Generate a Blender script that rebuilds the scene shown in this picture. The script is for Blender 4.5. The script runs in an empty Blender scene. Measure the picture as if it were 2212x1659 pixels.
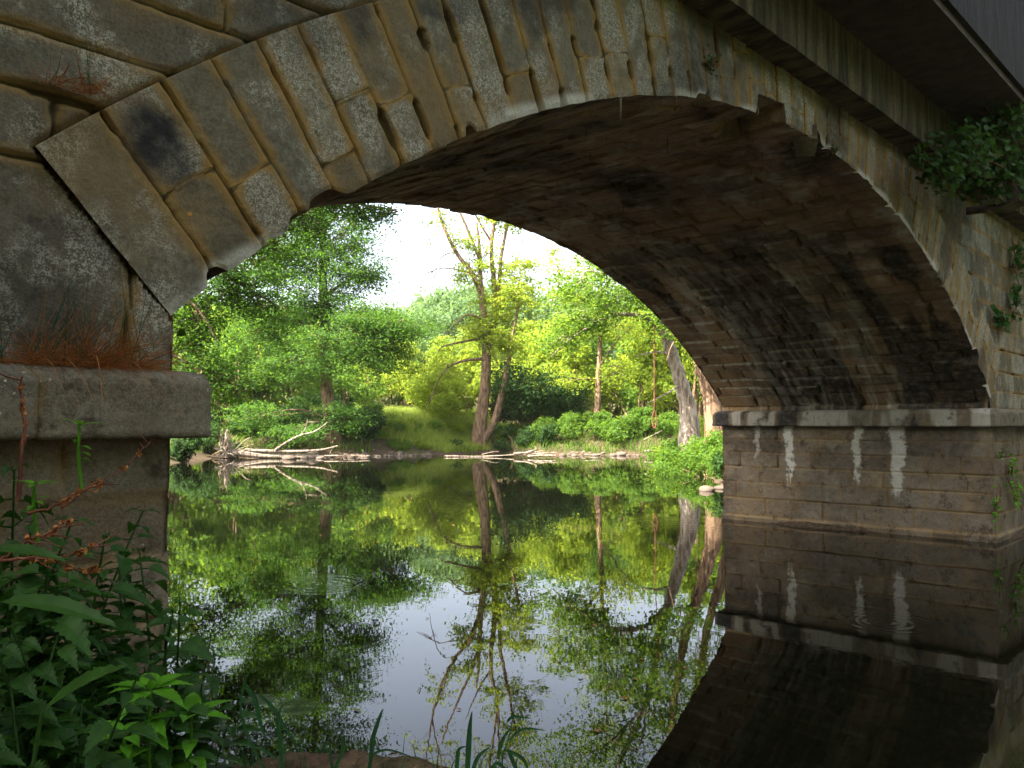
import bpy, math, random
import numpy as np
from mathutils import Matrix, Vector

# ------------------------------------------------------------------ camera, world, sun
scene = bpy.context.scene
F_PX, CX, CY = 1787.0, 1106.0, 829.5
YAW, PITCH = 0.8051, 0.0466
EYE = np.array([0.0, 0.0, 1.704])
FW = np.array([math.sin(YAW)*math.cos(PITCH), math.cos(YAW)*math.cos(PITCH), math.sin(PITCH)])
RT = np.array([math.cos(YAW), -math.sin(YAW), 0.0])
UP = np.cross(RT, FW)
cam_d = bpy.data.cameras.new("camera"); cam = bpy.data.objects.new("camera", cam_d)
scene.collection.objects.link(cam); scene.camera = cam
cam_d.sensor_width = 36; cam_d.lens = F_PX/2212*36; cam_d.clip_end = 3000; cam_d.clip_start = 0.05
cam.matrix_world = Matrix(((RT[0], UP[0], -FW[0], EYE[0]), (RT[1], UP[1], -FW[1], EYE[1]), (RT[2], UP[2], -FW[2], EYE[2]), (0, 0, 0, 1)))

SUN_DIR = np.array([-0.985, 0.17, 0.0]); SUN_EL = math.radians(50)
SUN_DIR = SUN_DIR/np.linalg.norm(SUN_DIR)*math.cos(SUN_EL); SUN_DIR[2] = math.sin(SUN_EL)
world = bpy.data.worlds.new("World"); scene.world = world; world.use_nodes = True
wn = world.node_tree.nodes; wl = world.node_tree.links
sky = wn.new("ShaderNodeTexSky"); sky.sky_type = 'NISHITA'; sky.sun_disc = False
sky.sun_elevation = SUN_EL; sky.sun_rotation = math.atan2(SUN_DIR[0], SUN_DIR[1])
sky.air_density = 0.9; sky.dust_density = 4.0; sky.ozone_density = 0.6
bg = wn["Background"]; bg.inputs["Strength"].default_value = 0.12
hs_ = wn.new("ShaderNodeHueSaturation"); hs_.inputs["Saturation"].default_value = 0.55; wl.new(sky.outputs[0], hs_.inputs["Color"]); wl.new(hs_.outputs[0], bg.inputs[0])
sun_d = bpy.data.lights.new("sun", 'SUN'); sun_d.energy = 5.0; sun_d.angle = math.radians(0.5); sun_d.color = (1, 0.93, 0.8)
sun = bpy.data.objects.new("sun", sun_d); scene.collection.objects.link(sun)
sun.rotation_euler = Vector(-SUN_DIR).to_track_quat('-Z', 'Y').to_euler()
scene.view_settings.view_transform = 'Standard'; scene.view_settings.look = 'None'
scene.view_settings.exposure = 2.65; scene.view_settings.gamma = 1
scene.cycles.max_bounces = 8; scene.cycles.transparent_max_bounces = 8
scene.cycles.diffuse_bounces = 5; scene.cycles.glossy_bounces = 3; scene.cycles.transmission_bounces = 4
scene.cycles.sample_clamp_indirect = 6.0
scene.cycles.caustics_reflective = True; scene.cycles.blur_glossy = 1.0; scene.cycles.caustics_refractive = False

SHADE = [(-5, -4.5, 1.15, "unseen shade tree added on the near bank just behind the viewpoint"), (1, -11, 1.2, "unseen shade tree added straight behind the viewpoint downstream"), (21.5, -3, 1.35, "unseen shade tree added on the right bank just downstream of the bridge"), (18, -15, 1.3, "unseen far shade tree added on the right bank downstream"), (3.5, -6.5, 1.1, "unseen shade tree added over the river just behind the viewpoint"), (-9, 1, 1.3, "unseen shade tree added left of the near bank"), (9, -14, 1.4, "unseen shade tree added at the river bend downstream")]
UPSTREAM = [(-2.6, 12.2, 1.45, "very tall tree on the left bank just upstream of the abutment"), (-7, 10, 1.35, "tall tree behind the left abutment"), (-.5, 21, 1.4, "tall tree further up the left bank")]
# ------------------------------------------------------------------ helpers
def ray(u, v):
    return FW + (u-CX)/F_PX*RT - (v-CY)/F_PX*UP
def atD(u, v, D):                      # point of the place seen at (u, v) D metres ahead
    return EYE + ray(u, v)*D
def atZ(u, v, z=0.0):
    d = ray(u, v); return EYE + d*((z-EYE[2])/d[2])
def atY(u, v, Y):
    d = ray(u, v); return EYE + d*(Y/d[1])
def atX(u, v, X):
    d = ray(u, v); return EYE + d*(X/d[0])

def _h(ix, iy, iz, seed):
    n = (ix.astype(np.int64)*374761393 + iy.astype(np.int64)*668265263 + iz.astype(np.int64)*2147483647 + seed*1274126177) & 0xffffffff
    n = ((n ^ (n >> 13))*1274126177) & 0xffffffff
    n = ((n ^ (n >> 15))*2246822519) & 0xffffffff
    return ((n ^ (n >> 16)) & 0xffffff)/float(0xffffff)
def noise(x, y, z=0.0, seed=0):
    x, y, z = np.broadcast_arrays(np.asarray(x, float), np.asarray(y, float), np.asarray(z, float))
    xi, yi, zi = np.floor(x), np.floor(y), np.floor(z)
    fx, fy, fz = x-xi, y-yi, z-zi
    fx, fy, fz = [t*t*(3-2*t) for t in (fx, fy, fz)]
    out = 0
    for a in (0, 1):
        wx = fx if a else 1-fx
        for b in (0, 1):
            wy = fy if b else 1-fy
            for c in (0, 1):
                wz = fz if c else 1-fz
                out = out + wx*wy*wz*_h(xi+a, yi+b, zi+c, seed)
    return out
def fbm(x, y, z=0.0, seed=0, o=4, g=0.5):
    s, a, t = 0, 1.0, 0
    for i in range(o):
        f = 2.03**i
        s = s + a*noise(np.asarray(x)*f, np.asarray(y)*f, np.asarray(z)*f, seed+i*17); t += a; a *= g
    return s/t
def sst(a, b, x):
    t = np.clip((x-a)/(b-a), 0, 1); return t*t*(3-2*t)

def link(o):
    scene.collection.objects.link(o); return o
def mesh(name, V, faces, mat, parent=None, smooth=False, attrs=None):
    """faces: list of integer arrays (M,k)"""
    V = np.asarray(V, float)
    if not isinstance(faces, list): faces = [faces]
    faces = [np.asarray(f, np.int64) for f in faces if len(f)]
    me = bpy.data.meshes.new(name)
    me.vertices.add(len(V)); me.vertices.foreach_set("co", V.astype(np.float32).ravel())
    idx = np.concatenate([f.ravel() for f in faces]); cnt = np.concatenate([np.full(len(f), f.shape[1]) for f in faces])
    me.loops.add(len(idx)); me.loops.foreach_set("vertex_index", idx.astype(np.int32))
    st = np.concatenate([[0], np.cumsum(cnt)[:-1]])
    me.polygons.add(len(cnt)); me.polygons.foreach_set("loop_start", st.astype(np.int32))
    me.polygons.foreach_set("loop_total", cnt.astype(np.int32))
    me.polygons.foreach_set("use_smooth", np.full(len(cnt), smooth, bool))
    me.update(calc_edges=True)
    for k, a in (attrs or {}).items():
        at = me.attributes.new(k, 'FLOAT', 'POINT'); at.data.foreach_set("value", np.asarray(a, np.float32).ravel())
    if mat is not None: me.materials.append(mat)
    o = link(bpy.data.objects.new(name, me))
    if parent is not None: o.parent = parent
    return o
def tag(o, label=None, cat=None, group=None, kind=None):
    if label: o["label"] = label
    if cat: o["category"] = cat
    if group: o["group"] = group
    if kind: o["kind"] = kind
    return o
def empty(name, loc=(0, 0, 0), label=None, cat=None, group=None, rz=0.0):
    o = bpy.data.objects.new(name, None); link(o); o.location = loc; o.rotation_euler[2] = rz; o.empty_display_size = 0.3
    return tag(o, label, cat, group)
def kids(o): return [c for c in bpy.data.objects if c.parent == o]
def dup(o, loc, rz=0.0, sc=1.0, label=None, tilt=(0, 0), ch=None):
    r = o.copy(); link(r); r.location = loc; r.rotation_euler = (tilt[0], tilt[1], rz); r.scale = (sc, sc, sc) if np.isscalar(sc) else sc
    if label: r["label"] = label
    for c in (ch if ch is not None else kids(o)):
        k = c.copy(); link(k); k.parent = r
    return r
def gridfaces(n, m, keep=None):
    i, j = np.meshgrid(np.arange(n-1), np.arange(m-1), indexing='ij')
    a = (i*m+j).ravel(); f = np.stack([a, a+m, a+m+1, a+1], 1)
    if keep is not None:
        k = keep.ravel(); f = f[k[f].all(1)]
    return f
def gridmesh(name, P, mat, parent=None, attrs=None, keep=None, flip=False, smooth=True):
    n, m = P.shape[:2]; f = gridfaces(n, m, keep)
    if flip: f = f[:, ::-1]
    return mesh(name, P.reshape(-1, 3), f, mat, parent, smooth, attrs)

class Acc:                              # collects pieces of ONE mesh
    def __init__(s): s.V = []; s.F = {}; s.n = 0
    def add(s, V, F):
        V = np.asarray(V, float); F = np.asarray(F, np.int64)
        s.F.setdefault(F.shape[1], []).append(F+s.n); s.V.append(V); s.n += len(V)
    def build(s, name, mat, parent=None, smooth=False, attrs=None):
        return mesh(name, np.concatenate(s.V), [np.concatenate(f) for f in s.F.values()], mat, parent, smooth, attrs)
    def tube(s, P, R, k=6, cap=True):
        P = np.asarray(P, float); n = len(P); R = np.broadcast_to(np.asarray(R, float), (n,)) if np.ndim(R) < 2 else R
        T = np.gradient(P, axis=0); T /= np.linalg.norm(T, axis=1)[:, None]+1e-9
        ref = np.array([0.13, 0.21, 0.97]) if abs(T[0][2]) < .9 else np.array([1, .1, .05])
        A = np.cross(T, ref); A /= np.linalg.norm(A, axis=1)[:, None]+1e-9; B = np.cross(T, A)
        th = np.linspace(0, 2*math.pi, k, endpoint=False)
        V = P[:, None]+R[:, None, None]*(np.cos(th)[None, :, None]*A[:, None]+np.sin(th)[None, :, None]*B[:, None])
        i, j = np.meshgrid(np.arange(n-1), np.arange(k), indexing='ij')
        a = (i*k+j).ravel(); b = (i*k+(j+1) % k).ravel()
        s.add(V.reshape(-1, 3), np.stack([a, b, b+k, a+k], 1))
        if cap:
            for e in (0, n-1):
                s.add(np.vstack([V[e], P[e]]), np.stack([np.arange(k), (np.arange(k)+1) % k, np.full(k, k)], 1))
    def box(s, lo, hi, jit=0, rng=None):
        c = np.array([[x, y, z] for x in (lo[0], hi[0]) for y in (lo[1], hi[1]) for z in (lo[2], hi[2])], float)
        if jit: c += rng.normal(0, jit, c.shape)
        s.add(c, [[0, 1, 3, 2], [4, 6, 7, 5], [0, 4, 5, 1], [2, 3, 7, 6], [0, 2, 6, 4], [1, 5, 7, 3]])

def smoothpath(pts, n):
    pts = np.asarray(pts, float); t = np.linspace(0, len(pts)-1, n); i = np.clip(t.astype(int), 0, len(pts)-2); f = (t-i)[:, None]
    p0 = pts[np.clip(i-1, 0, None)]; p1 = pts[i]; p2 = pts[i+1]; p3 = pts[np.clip(i+2, None, len(pts)-1)]
    return .5*((2*p1)+(-p0+p2)*f+(2*p0-5*p1+4*p2-p3)*f**2+(-p0+3*p1-3*p2+p3)*f**3)

# ------------------------------------------------------------------ materials
class NT:
    def __init__(s, name):
        s.m = bpy.data.materials.new(name); s.m.use_nodes = True; s.t = s.m.node_tree; s.t.nodes.clear()
        s.out = s.n("ShaderNodeOutputMaterial")
    def n(s, typ, **kw):
        nd = s.t.nodes.new(typ)
        for k, v in kw.items(): setattr(nd, k, v)
        return nd
    def set(s, nd, **kw):
        for k, v in kw.items():
            sock = nd.inputs[k.replace('_', ' ')]
            if isinstance(v, bpy.types.NodeSocket): s.t.links.new(v, sock)
            else: sock.default_value = v
        return nd
    def noise(s, scale, detail=4, rough=.6, vec=None, dist=0):
        nd = s.n("ShaderNodeTexNoise"); s.set(nd, Scale=scale, Detail=detail, Roughness=rough, Distortion=dist)
        if vec is not None: s.t.links.new(vec, nd.inputs["Vector"])
        return nd.outputs["Fac"]
    def coord(s, which="Object", sc=None):
        c = s.n("ShaderNodeTexCoord").outputs[which]
        if sc is not None:
            mp = s.n("ShaderNodeMapping"); s.t.links.new(c, mp.inputs[0]); mp.inputs["Scale"].default_value = sc; c = mp.outputs[0]
        return c
    def attr(s, name): return s.n("ShaderNodeAttribute", attribute_name=name).outputs["Fac"]
    def ramp(s, fac, stops):
        r = s.n("ShaderNodeValToRGB"); s.t.links.new(fac, r.inputs[0]); e = r.color_ramp.elements
        while len(e) < len(stops): e.new(0.5)
        for q, (p, c) in zip(e, stops):
            q.position = p; q.color = (*c, 1) if len(c) == 3 else c
        return r.outputs[0]
    def step(s, fac, a, b): return s.math('MULTIPLY', 1.0, s.rng(fac, a, b))
    def rng(s, fac, a, b, c=0.0, d=1.0):
        r = s.n("ShaderNodeMapRange"); r.interpolation_type = 'SMOOTHSTEP'
        s.t.links.new(fac, r.inputs[0]); r.inputs[1].default_value = a; r.inputs[2].default_value = b; r.inputs[3].default_value = c; r.inputs[4].default_value = d
        return r.outputs[0]
    def math(s, op, a, b):
        m = s.n("ShaderNodeMath", operation=op)
        for i, v in enumerate((a, b)):
            if isinstance(v, bpy.types.NodeSocket): s.t.links.new(v, m.inputs[i])
            else: m.inputs[i].default_value = v
        return m.outputs[0]
    def mix(s, fac, a, b, mode='MIX'):
        m = s.n("ShaderNodeMix", data_type='RGBA', blend_type=mode)
        for i, v in ((0, fac), (6, a), (7, b)):
            if isinstance(v, bpy.types.NodeSocket): s.t.links.new(v, m.inputs[i])
            else: m.inputs[i].default_value = (*v, 1) if isinstance(v, tuple) and len(v) == 3 else v
        return m.outputs[2]
    def bump(s, h, strength=.5, dist=.01):
        b = s.n("ShaderNodeBump"); b.inputs["Strength"].default_value = strength; b.inputs["Distance"].default_value = dist
        s.t.links.new(h, b.inputs["Height"]); return b.outputs[0]
    def principled(s, col, rough=.9, normal=None, spec=.2, ior=1.45):
        p = s.n("ShaderNodeBsdfPrincipled"); s.set(p, Roughness=rough, IOR=ior); p.inputs["Specular IOR Level"].default_value = spec
        if isinstance(col, bpy.types.NodeSocket): s.t.links.new(col, p.inputs["Base Color"])
        else: p.inputs["Base Color"].default_value = (*col, 1)
        if normal is not None: s.t.links.new(normal, p.inputs["Normal"])
        s.t.links.new(p.outputs[0], s.out.inputs[0]); return p

def stone_mat(name, cols, lichen=0.6, ochre=.7, flecks=0):
    m = NT(name); co = m.coord()
    blk = m.attr("blk"); jt = m.attr("joint"); lime = m.attr("lime"); dark_tone = m.attr("dark_tone")
    big = m.noise(2.2, 5, .6, co); mid = m.noise(11, 5, .65, co); fine = m.noise(70, 6, .7, co); spk = m.noise(150, 3, .7, co)
    base = m.ramp(blk, [(i/(len(cols)-1), c) for i, c in enumerate(cols)])
    base = m.mix(m.rng(big, .35, .65, 0, .4), base, cols[0])
    base = m.mix(m.rng(mid, .4, .7, 0, .55), base, tuple(x*.45 for x in cols[1]))
    base = m.mix(m.rng(fine, .3, .7, 0, .45), base, tuple(min(1, x*1.9) for x in cols[-1]))
    # grey-white crustose lichen: fine speckle gathered in patches
    patch = m.noise(3.1, 4, .6, m.coord("Object", (1.3, 1.3, 1)))
    pm = m.math('ADD', patch, m.math('MULTIPLY', m.math('SUBTRACT', blk, .5), .28))
    lf = m.math('MULTIPLY', m.rng(pm, .43, .58), m.rng(m.math('ADD', m.math('MULTIPLY', spk, .6), m.math('MULTIPLY', m.noise(45, 4, .7, co), .4)), .47, .56))
    lf = m.math('MULTIPLY', lf, lichen)
    base = m.mix(lf, base, (.42, .39, .32))
    # iron-yellow run-off gathered along the joints
    om = m.math('MULTIPLY', m.rng(jt, .02, .55), m.rng(m.noise(5, 4, .6, co), .33, .52))
    base = m.mix(m.math('MULTIPLY', om, ochre), base, (.27, .15, .035))
    base = m.mix(m.math('MULTIPLY', m.rng(m.noise(1.7, 5, .6, co), .46, .62), .55*ochre), base, (.20, .125, .05))
    base = m.mix(m.rng(jt, .62, .95), base, (.085, .06, .022))
    vor = m.n("ShaderNodeTexVoronoi"); m.t.links.new(co, vor.inputs[0]); vor.inputs["Scale"].default_value = 5.2
    dots = m.math('MULTIPLY', m.rng(vor.outputs["Distance"], .04, .055, 1, 0), m.rng(m.noise(2.3, 2, .5, co), .5, .6))
    base = m.mix(m.math('MULTIPLY', dots, .8 if lichen > .3 else 0), base, (.55, .24, .03))
    base = m.mix(m.math('MULTIPLY', dark_tone, m.rng(mid, .2, .6, .55, 1)), base, (.018, .018, .02))
    base = m.mix(m.math('MULTIPLY', lime, m.rng(fine, .25, .6, .55, 1)), base, (.56, .53, .46))
    if flecks:
        v2 = m.n("ShaderNodeTexVoronoi"); m.t.links.new(co, v2.inputs[0]); v2.inputs["Scale"].default_value = 42
        fk = m.math('MULTIPLY', m.rng(v2.outputs["Distance"], .12, .24, 1, 0), m.math('MULTIPLY', m.rng(v2.outputs["Color"], .55, .6), m.rng(m.noise(2.6, 3, .6, co), .46, .6)))
        base = m.mix(m.math('MULTIPLY', fk, flecks), base, (.55, .5, .38))
        dk = m.rng(m.noise(4.2, 5, .7, co), .55, .66); base = m.mix(m.math('MULTIPLY', dk, .75), base, (.045, .03, .02))
    hgt = m.math('ADD', m.math('MULTIPLY', mid, .9), m.math('MULTIPLY', fine, .55))
    m.principled(base, m.rng(mid, .3, .7, .75, .95), m.bump(hgt, .9, .012), .25)
    return m.m

STONE = stone_mat("ring_stone", [(.14, .098, .05), (.105, .095, .07), (.19, .15, .085), (.125, .105, .07)], .85, .9)
SPAND = stone_mat("spandrel_stone", [(.085, .065, .04), (.10, .088, .068), (.13, .11, .078)], lichen=.95)
SOFF = stone_mat("vault_stone", [(.17, .098, .052), (.27, .165, .09), (.36, .24, .145)], lichen=.12, ochre=.5)
PIER = stone_mat("pier_stone", [(.105, .075, .045), (.12, .105, .085), (.17, .125, .08)], lichen=.2, ochre=.45, flecks=.5)
LEDGE = stone_mat("ledge_stone", [(.12, .085, .05), (.125, .10, .075), (.14, .115, .08)], lichen=.25, ochre=.3, flecks=.8)

def concrete_mat():
    m = NT("stained_concrete"); st = m.noise(3, 5, .6, m.coord("Object", (3, 1, .25))); f = m.noise(40, 5, .6, m.coord())
    c = m.mix(m.rng(st, .35, .65), (.035, .028, .018), (.16, .125, .07)); c = m.mix(m.rng(f, .3, .7, 0, .5), c, (.03, .025, .02))
    m.principled(c, .9, m.bump(f, .5, .01)); return m.m
CONC = concrete_mat()
def darkconc():
    m = NT("weathered_soffit_concrete"); f = m.noise(6, 6, .65, m.coord())
    m.principled(m.mix(m.rng(f, .3, .7), (.05, .036, .03), (.085, .065, .05)), .95, m.bump(f, .4, .01)); return m.m
CONC_D = darkconc()

def leaf_mat(name, c1, c2, tr=(.35, .5, .04), t=.45, rough=.62):
    m = NT(name); g = m.n("ShaderNodeNewGeometry").outputs["Random Per Island"]
    oi = m.n("ShaderNodeObjectInfo").outputs["Random"]
    col = m.mix(g, c1, c2); col = m.mix(m.math('MULTIPLY', oi, .35), col, tuple(x*.7 for x in c1))
    mot = m.noise(24, 3, .6, m.coord()); col = m.mix(m.rng(mot, .4, .65, 0, .45), col, tuple(x*.55 for x in c1))
    tcol = m.mix(g, tuple(x*.75 for x in tr), tr)
    p = m.n("ShaderNodeBsdfPrincipled"); m.t.links.new(col, p.inputs["Base Color"]); p.inputs["Roughness"].default_value = rough; p.inputs["Specular IOR Level"].default_value = .15
    tb = m.n("ShaderNodeBsdfTranslucent"); m.t.links.new(tcol, tb.inputs[0])
    mx = m.n("ShaderNodeMixShader"); mx.inputs[0].default_value = t
    m.t.links.new(p.outputs[0], mx.inputs[1]); m.t.links.new(tb.outputs[0], mx.inputs[2]); m.t.links.new(mx.outputs[0], m.out.inputs[0])
    return m.m
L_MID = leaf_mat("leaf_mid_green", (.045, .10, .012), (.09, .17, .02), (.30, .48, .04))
L_BRIGHT = leaf_mat("leaf_sunny_green", (.09, .155, .013), (.175, .24, .02), (.50, .60, .045), .5)  # bright copy of the mid green, sunlight put into the colour
L_ALDER = leaf_mat("alder_leaf_green", (.028, .075, .012), (.055, .125, .018), (.18, .36, .025), .4)  # darker mid green: shade on the left trees put into the colour
L_DARK = leaf_mat("leaf_shade_green", (.016, .045, .009), (.034, .078, .014), (.09, .20, .016), .3)  # dark copy of the mid green, shade put into the colour
L_FAR = leaf_mat("leaf_hazed_green", (.07, .13, .05), (.12, .19, .07), (.26, .42, .10), .4)  # distance haze put into the leaf colour: a paler green
L_GRASS = leaf_mat("grass_blade_green", (.15, .22, .025), (.30, .34, .08), (.55, .66, .10), .45)  # sunlight on the meadow put into the blade colour
L_NETTLE = leaf_mat("nettle_leaf_green", (.022, .065, .011), (.04, .10, .016), (.06, .20, .015), .25, .5)
L_BALSAM = leaf_mat("balsam_leaf_green", (.08, .24, .015), (.11, .29, .02), (.2, .5, .03), .35, .4)
L_REED = leaf_mat("reed_blade_green", (.02, .07, .03), (.035, .10, .04), (.06, .2, .05), .3, .4)
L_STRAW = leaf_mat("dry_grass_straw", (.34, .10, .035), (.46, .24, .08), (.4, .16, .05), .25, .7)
def bark_mat(name, a, b, moss=.3):
    m = NT(name); co = m.coord("Object", (1, 1, .22)); n1 = m.noise(9, 6, .7, co, .4); n2 = m.noise(1.3, 4, .6, m.coord())
    c = m.mix(m.rng(n1, .35, .65), a, b); c = m.mix(m.rng(n2, .5, .75, 0, moss), c, (.09, .11, .02))
    m.principled(c, .9, m.bump(n1, 1, .05)); return m.m
BARK = bark_mat("brown_bark", (.07, .042, .026), (.28, .18, .11))
PAR = bark_mat("shade_dark_parapet_concrete", (.008, .007, .006), (.022, .018, .015), 0)  # dark stains, plus the upper corner's shade put into the concrete colour
BARK_PALE = bark_mat("pale_bark", (.14, .10, .075), (.46, .38, .30), .15)
BARK_RED = bark_mat("reddish_twig_bark", (.09, .03, .018), (.22, .085, .05), 0)
DRIFT = bark_mat("bleached_driftwood", (.10, .07, .05), (.32, .26, .20), 0)
def rock_mat():
    m = NT("river_rock"); n1 = m.noise(6, 6, .65, m.coord()); g = m.n("ShaderNodeObjectInfo").outputs["Random"]
    c = m.mix(g, (.05, .036, .026), (.16, .125, .095)); m.principled(m.mix(m.rng(n1, .35, .65), c, (.12, .09, .07)), .85, m.bump(n1, .8, .05)); return m.m
ROCK = rock_mat()
def soil_mat(name, a, b):
    m = NT(name); n1 = m.noise(14, 8, .7, m.coord()); n2 = m.noise(.8, 4, .6, m.coord())
    c = m.mix(m.rng(n1, .35, .65), a, b); c = m.mix(m.rng(n2, .45, .6, 0, .5), c, (.04, .055, .015))
    m.principled(c, .95, m.bump(n1, 1, .03)); return m.m
SOIL = soil_mat("bank_soil", (.035, .024, .015), (.10, .065, .04))
NEARSOIL = soil_mat("bare_path_soil", (.05, .028, .018), (.15, .09, .055))
def water_mat():
    m = NT("river_water"); co = m.coord("Object")
    w1 = m.noise(.7, 4, .5, m.coord("Object", (1, 1, 1)), .8); w2 = m.noise(7, 2, .5, co)
    patch = m.rng(m.noise(.22, 3, .5, co), .48, .66)
    h = m.math('ADD', m.math('MULTIPLY', w1, .5), m.math('MULTIPLY', m.math('MULTIPLY', w2, patch), .12))
    for (x, y, rad, a) in RINGS:        # rings left by drops and insects
        sub = m.n("ShaderNodeVectorMath", operation='SUBTRACT'); m.t.links.new(co, sub.inputs[0]); sub.inputs[1].default_value = (x, y, 0)
        ln = m.n("ShaderNodeVectorMath", operation='LENGTH'); m.t.links.new(sub.outputs[0], ln.inputs[0]); r = ln.outputs["Value"]
        s = m.math('SINE', m.math('MULTIPLY', r, 2*math.pi/(rad/5)), 0.0)
        h = m.math('ADD', h, m.math('MULTIPLY', m.math('MULTIPLY', s, m.rng(r, rad*.5, rad, 1, 0)), a))
    b = m.bump(h, .22, .016)
    m.principled((.0025, .0028, .0014), .012, b, .5, 1.333); return m.m
RINGS = []
for (u, v, rad, a) in [(1915, 1345, .55, .10), (640, 1525, .16, .05), (1460, 1130, 1.1, .09), (700, 1260, .7, .07), (560, 1510, .12, .04)]:
    q = atZ(u, v); RINGS.append((q[0], q[1], rad, a))
WATER = water_mat()

# ------------------------------------------------------------------ bridge dimensions
D0, YF, XL, XR = 3.25, 7.553, 1.431, 13.285
ZB, ZT, PR = 1.644, 1.902, .129
XC, ZC, R0, TH = 7.297, -4.473, 8.825, .767
AM = math.asin((XR-XC)/R0)           # springing half angle
AL = math.asin((XC-XL)/R0)

def runs(seed, lo, hi, a0, a1):
    g = np.random.default_rng(seed); e = [a0-g.uniform(0, hi)]
    while e[-1] < a1+hi: e.append(e[-1]+g.uniform(lo, hi))
    return np.array(e)
def courses(a, b, rows, lo, hi, seed, wob=.012):
    """distance to the nearest joint and a random value per stone for coursed masonry"""
    aa = a+(noise(a*3, b*3, 0, seed)-.5)*wob*2; bb = b+(fbm(a*1.2, b*.8, 0, seed+3, 2)-.5)*wob*3
    r = np.clip(np.searchsorted(rows, bb)-1, 0, len(rows)-2)
    db = np.minimum(bb-rows[r], rows[r+1]-bb); da = np.full(a.shape, 9.); blk = np.zeros(a.shape)
    for k in np.unique(r):
        e = runs(seed*31+int(k), lo, hi, float(a.min()), float(a.max())); mk = r == k; x = aa[mk]
        i = np.clip(np.searchsorted(e, x)-1, 0, len(e)-2)
        da[mk] = np.minimum(x-e[i], e[i+1]-x)
        blk[mk] = _h(i+1000*int(k), i*0+7, i*0, seed+5)
    return da, db, blk
def relief(da, db, blk, a, b, seed, w=.012, depth=.03, amp=.012, off=.012, holes=.02):
    wn_ = w + holes*sst(.62, .8, fbm(a*4, b*4, 0, seed+11, 3))
    d = np.minimum(da, db)
    jt = 1-sst(wn_*.35, wn_*1.25, d)
    edge = 1-sst(0, .05, d)
    h = (blk-.5)*2*off + (fbm(a*7, b*7, 0, seed+21, 5)-.5)*amp*2 - (1-sst(0, .02, d))**2*.007 - jt*(depth+holes*1.6*sst(.6, .8, fbm(a*4, b*4, 0, seed+11, 3))) + (fbm(a*30, b*30, 0, seed+31, 3)-.5)*.006
    joint = np.clip(jt*(.62+.5*sst(.6, .8, fbm(a*4, b*4, 0, seed+11, 3))) + .5*(1-sst(0, .07, d)), 0, 1)
    return h, joint

NOTCH0 = math.atan2(atY(1640, 235, D0)[0]-XC, atY(1640, 235, D0)[2]-ZC); NOTCH1 = math.atan2(atY(1697, 262, D0)[0]-XC, atY(1697, 262, D0)[2]-ZC)
def chip(th):                          # chipped arris of the intrados
    s = th*R0
    c = .022*fbm(s*6, 1.5, 0, 77, 5) + .04*sst(.70, .78, fbm(s*2.2, 9.5, 0, 78, 4))
    c = c + .16*sst(NOTCH0-.004, NOTCH0+.001, th)*(1-sst(NOTCH1-.004, NOTCH1+.002, th))
    for u, v, wd, dp in ((482, 612, .05, .05), (700, 425, .11, .07), (640, 462, .06, .05), (1022, 296, .035, .05), (1765, 300, .10, .10), (2112, 760, .12, .10)):
        q = atY(u, v, D0); t0 = math.atan2(q[0]-XC, q[2]-ZC); c = c + dp*np.exp(-((th-t0)*R0/wd)**4)
    return c
RJ = [-AL]
_g = np.random.default_rng(5)
while RJ[-1] < AM-.02: RJ.append(RJ[-1]+math.radians(_g.uniform(1.38, 1.80)))
RJ[-1] = AM; RJ = np.array(RJ)
def ring_relief(th, rho):
    i = np.clip(np.searchsorted(RJ, th)-1, 0, len(RJ)-2)
    blk = _h(i, i*0, i*0, 91); j2 = _h(i, i*0+3, i*0, 92)
    wob = (fbm(rho*3, i*3.7, 0, 93, 3)-.5)*.014
    rr = R0+rho
    dl = np.where(i == 0, 1.0, (th-RJ[i])*rr+wob); dr = (RJ[i+1]-th)*rr-(fbm(rho*3, (i+1)*3.7, 0, 93, 3)-.5)*.014
    rc = np.where(j2 > .3, TH*(.22+.4*_h(i, i*0+5, i*0, 94)), 9.0)
    dc = np.abs(rho-rc+(noise(th*60, i*0.0, 0, 95)-.5)*.03)
    blk = np.where(rho < rc, blk, _h(i, i*0+9, i*0, 97))
    # eroded pockets along the radial joints
    def pocket(k):
        n = fbm(rho*5.5, k*13.1, 0, 99, 2); return sst(.56, .70, n)
    pl = pocket(i); prr = pocket(i+1)
    wl_ = .0045+.020*pl*(th > -.58); wr_ = .0045+.020*prr*(th > -.58)
    jl = 1-sst(wl_*.5, wl_*1.3+.003, dl); jr = 1-sst(wr_*.5, wr_*1.3+.003, dr)
    jc = (1-sst(.002, .009, dc))*.6
    jt = np.maximum(np.maximum(jl*(.55+.6*pl), jr*(.55+.6*prr)), jc)
    d = np.minimum(np.minimum(dl, dr), np.minimum(dc+.02, TH-rho+.01))
    pk = np.maximum(jl*pl, jr*prr)
    h = (blk-.5)*.016 + (fbm(th*R0*7, rho*7, 0, 96, 5)-.5)*.02 - .006*(1-sst(0, .016, d))**2 - .009*np.clip(jt, 0, 1) - .04*pk + (fbm(th*R0*32, rho*32, 0, 296, 3)-.5)*.008
    h = h-.016*(1-sst(.0, .03, rho))*fbm(th*R0*9, 4.4, 0, 98, 3)
    joint = np.clip(jt+.5*(1-sst(0, .085, np.minimum(dl, dr)))+.25*(1-sst(0, .05, dc)), 0, 1)
    return h, joint, blk

def wob_clamp(x): return np.clip(x, 0, 1)

bridge = empty("stone_arch_bridge", (XC, (D0+YF)/2, 0), "old stone arch bridge of grey and ochre blocks spanning the calm river", "bridge")
bridge.location = (0, 0, 0)
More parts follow.
